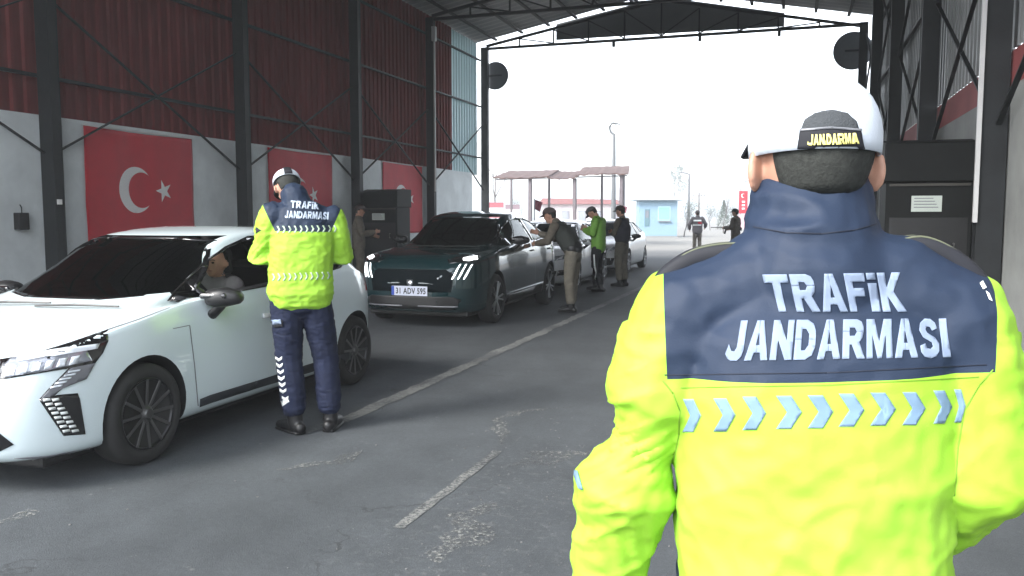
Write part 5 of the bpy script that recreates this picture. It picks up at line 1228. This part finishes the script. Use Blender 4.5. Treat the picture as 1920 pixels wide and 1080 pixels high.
lay('lettering', block_text('TRAFiK', (1430,515), (1688,511), (1700,585), (1445,585)), PF, btf, .0012, M['letter'], jof, 7, .0004)
lay('lettering', block_text('JANDARMASI', (1371,602), (1774,597), (1782,670), (1358,677)), PF, btf, .0012, M['letter'], jof, 7, .0004)
def chv(x, y, k=1, h=60, g=0): return [(x-g, y-g), (x+27*k+g*.5, y-g), (x+46*k+g*1.3, y+h/2), (x+27*k+g*.5, y+h+g), (x-g, y+h+g), (x+20*k-g*.3, y+h/2)]
CH = [(1281,749,.72), (1339,748,.85), (1393,745,.92), (1456,743,1), (1515,742,1), (1573,739,1), (1632,737,1), (1692,736,.9), (1750,733,.72), (1789,731,.45)]
lay('reflective_edge', flat(*[chv(x, y, k, 60, 1.2) for x, y, k in CH]), PF, btf, .0008, M['reflect_edge'], jof, 7, .0003)
lay('reflective_band', flat(*[chv(x, y, k) for x, y, k in CH]), PF, btf, .0014, M['reflect'], jof, 7, .0004)
lay('sleeve_mark', flat([(1072,812),(1084,806),(1090,818),(1078,828)], [(1073,846),(1085,842),(1088,852),(1076,858)], [(1074,880),(1084,884),(1094,918),(1086,915)]), PF, btf, .0018, M['reflect'], jof, 6, .0008)
lay('shoulder_mark', flat([(1836,532),(1842,528),(1848,540),(1842,543)], [(1847,546),(1853,550),(1860,566),(1853,562)]), PF, btf, .0018, M['reflect_white'], jof, 6, .0008)
capf = [c for c in rf_.children if c.name.startswith('cap')][0]
b = nb(); b.from_mesh(capf.data); b.normal_update(); btc = BVHTree.FromBMesh(b); b.free()
cs = lay('cap_opening', flat([(1498,282),(1503,244),(1511,226),(1528,214),(1558,209),(1586,214),(1601,230),(1608,250),(1615,286),(1560,284)]), PF, btc, .0052, mat('cap_mesh', (.045,.05,.055), .85, bump=.3, bscale=400), capf, 6, .0010)
lay('cap_strap', flat([(1497,284),(1502,247),(1556,243),(1608,247),(1616,288),(1560,286)]), PF, btc, .0068, M['navy_black'], capf, 6, .0014)
lay('strap_piping', flat([(1502,243),(1556,239),(1608,243),(1608,247),(1556,243),(1502,247)]), PF, btc, .0082, M['greytrim'], capf, 6, .0008)
lay('cap_lettering', block_text('JANDARMA', (1518,254), (1600,251), (1603,270), (1517,273)), PF, btc, .0085, M['gold'], capf, 5, .0008)
def epaulette(pts, wd, parent):
    pts = [Vector(p) for p in pts]; b = nb(); fine = []
    for i in range(len(pts)-1):
        p0, p1, p2, p3 = pts[max(i-1,0)], pts[i], pts[i+1], pts[min(i+2,len(pts)-1)]
        for k in range(4):
            t = k/4; m1, m2 = (p2-p0)/2, (p3-p1)/2; fine.append((2*t**3-3*t*t+1)*p1+(t**3-2*t*t+t)*m1+(-2*t**3+3*t*t)*p2+(t**3-t*t)*m2)
    fine.append(pts[-1]); tube(b, fine, [(wd, .015)]*len(fine), 16, ref=V(0,0,1), power=4)
    o = obj('epaulette', b, M['navy_black'], parent, smooth=True)
    for s in (-1, 1):
        b = nb(); tube(b, [p+V(0, s*wd*.80, .0135) for p in fine], [.0018]*len(fine), 6); obj('piping', b, M['olive'], o, smooth=True)
epaulette([(-.234,.0,1.400), (-.212,.0,1.430), (-.178,.0,1.455), (-.14,.0,1.465), (-.10,.0,1.468), (-.075,.0,1.472)], .026, jof)
epaulette([(.10,.0,1.470), (.135,.0,1.478), (.170,.0,1.466), (.205,.0,1.438), (.232,.0,1.400)], .026, jof)

def line(pts, w_):
    P_ = []; Vs = [V(*p, 0) for p in pts]
    for a, c in zip(Vs, Vs[1:]):
        d = (c-a).normalized(); n_ = V(-d.y, d.x, 0)*w_/2; P_.append([(a+n_)[:2], (c+n_)[:2], (c-n_)[:2], (a-n_)[:2]])
    return P_
M['seam'] = mat('seam_thread', (.16,.30,.02), .8); M['seam_navy'] = mat('seam_navy', (.006,.010,.022), .8)
lay('seam', flat(*line([(1243,714),(1262,738),(1274,770),(1273,815),(1262,870)], 2.5)), PF, btf, .0006, M['seam'], jof, 7, .0004)
lay('seam', flat(*line([(1862,693),(1836,722),(1808,770),(1796,840),(1790,930)], 2.5)), PF, btf, .0006, M['seam'], jof, 7, .0004)
lay('seam', flat(*line([(1276,727),(1550,722),(1835,707)], 2)), PF, btf, .0006, M['seam'], jof, 7, .0004)
lay('yoke_seam', flat(*line([(1246,703),(1550,699),(1850,684)], 2)), PF, btf, .0006, M['seam_navy'], jof, 7, .0004)
lay('collar_seam', flat(*line([(1412,425),(1470,436),(1540,438),(1600,432),(1650,418)], 2.5)), PF, btf, .0006, M['seam_navy'], jof, 7, .0004)

# ------------------------------------------------------------------ haze: one closed box of pale air
hm = bpy.data.materials.new('haze'); hm.use_nodes = True; n = hm.node_tree.nodes; n.clear()
o_ = n.new('ShaderNodeOutputMaterial'); pv = n.new('ShaderNodeVolumePrincipled'); pv.inputs['Color'].default_value = (.93, .97, 1, 1); pv.inputs['Density'].default_value = .0030; pv.inputs['Anisotropy'].default_value = .3
hm.node_tree.links.new(pv.outputs[0], o_.inputs['Volume'])
b = nb(); box(b, -1600, 1600, -400, 2600, -1.5, 26)
tag(obj('haze', b, hm), kind='stuff', label='pale haze in the air over the road and yard', cat='haze')
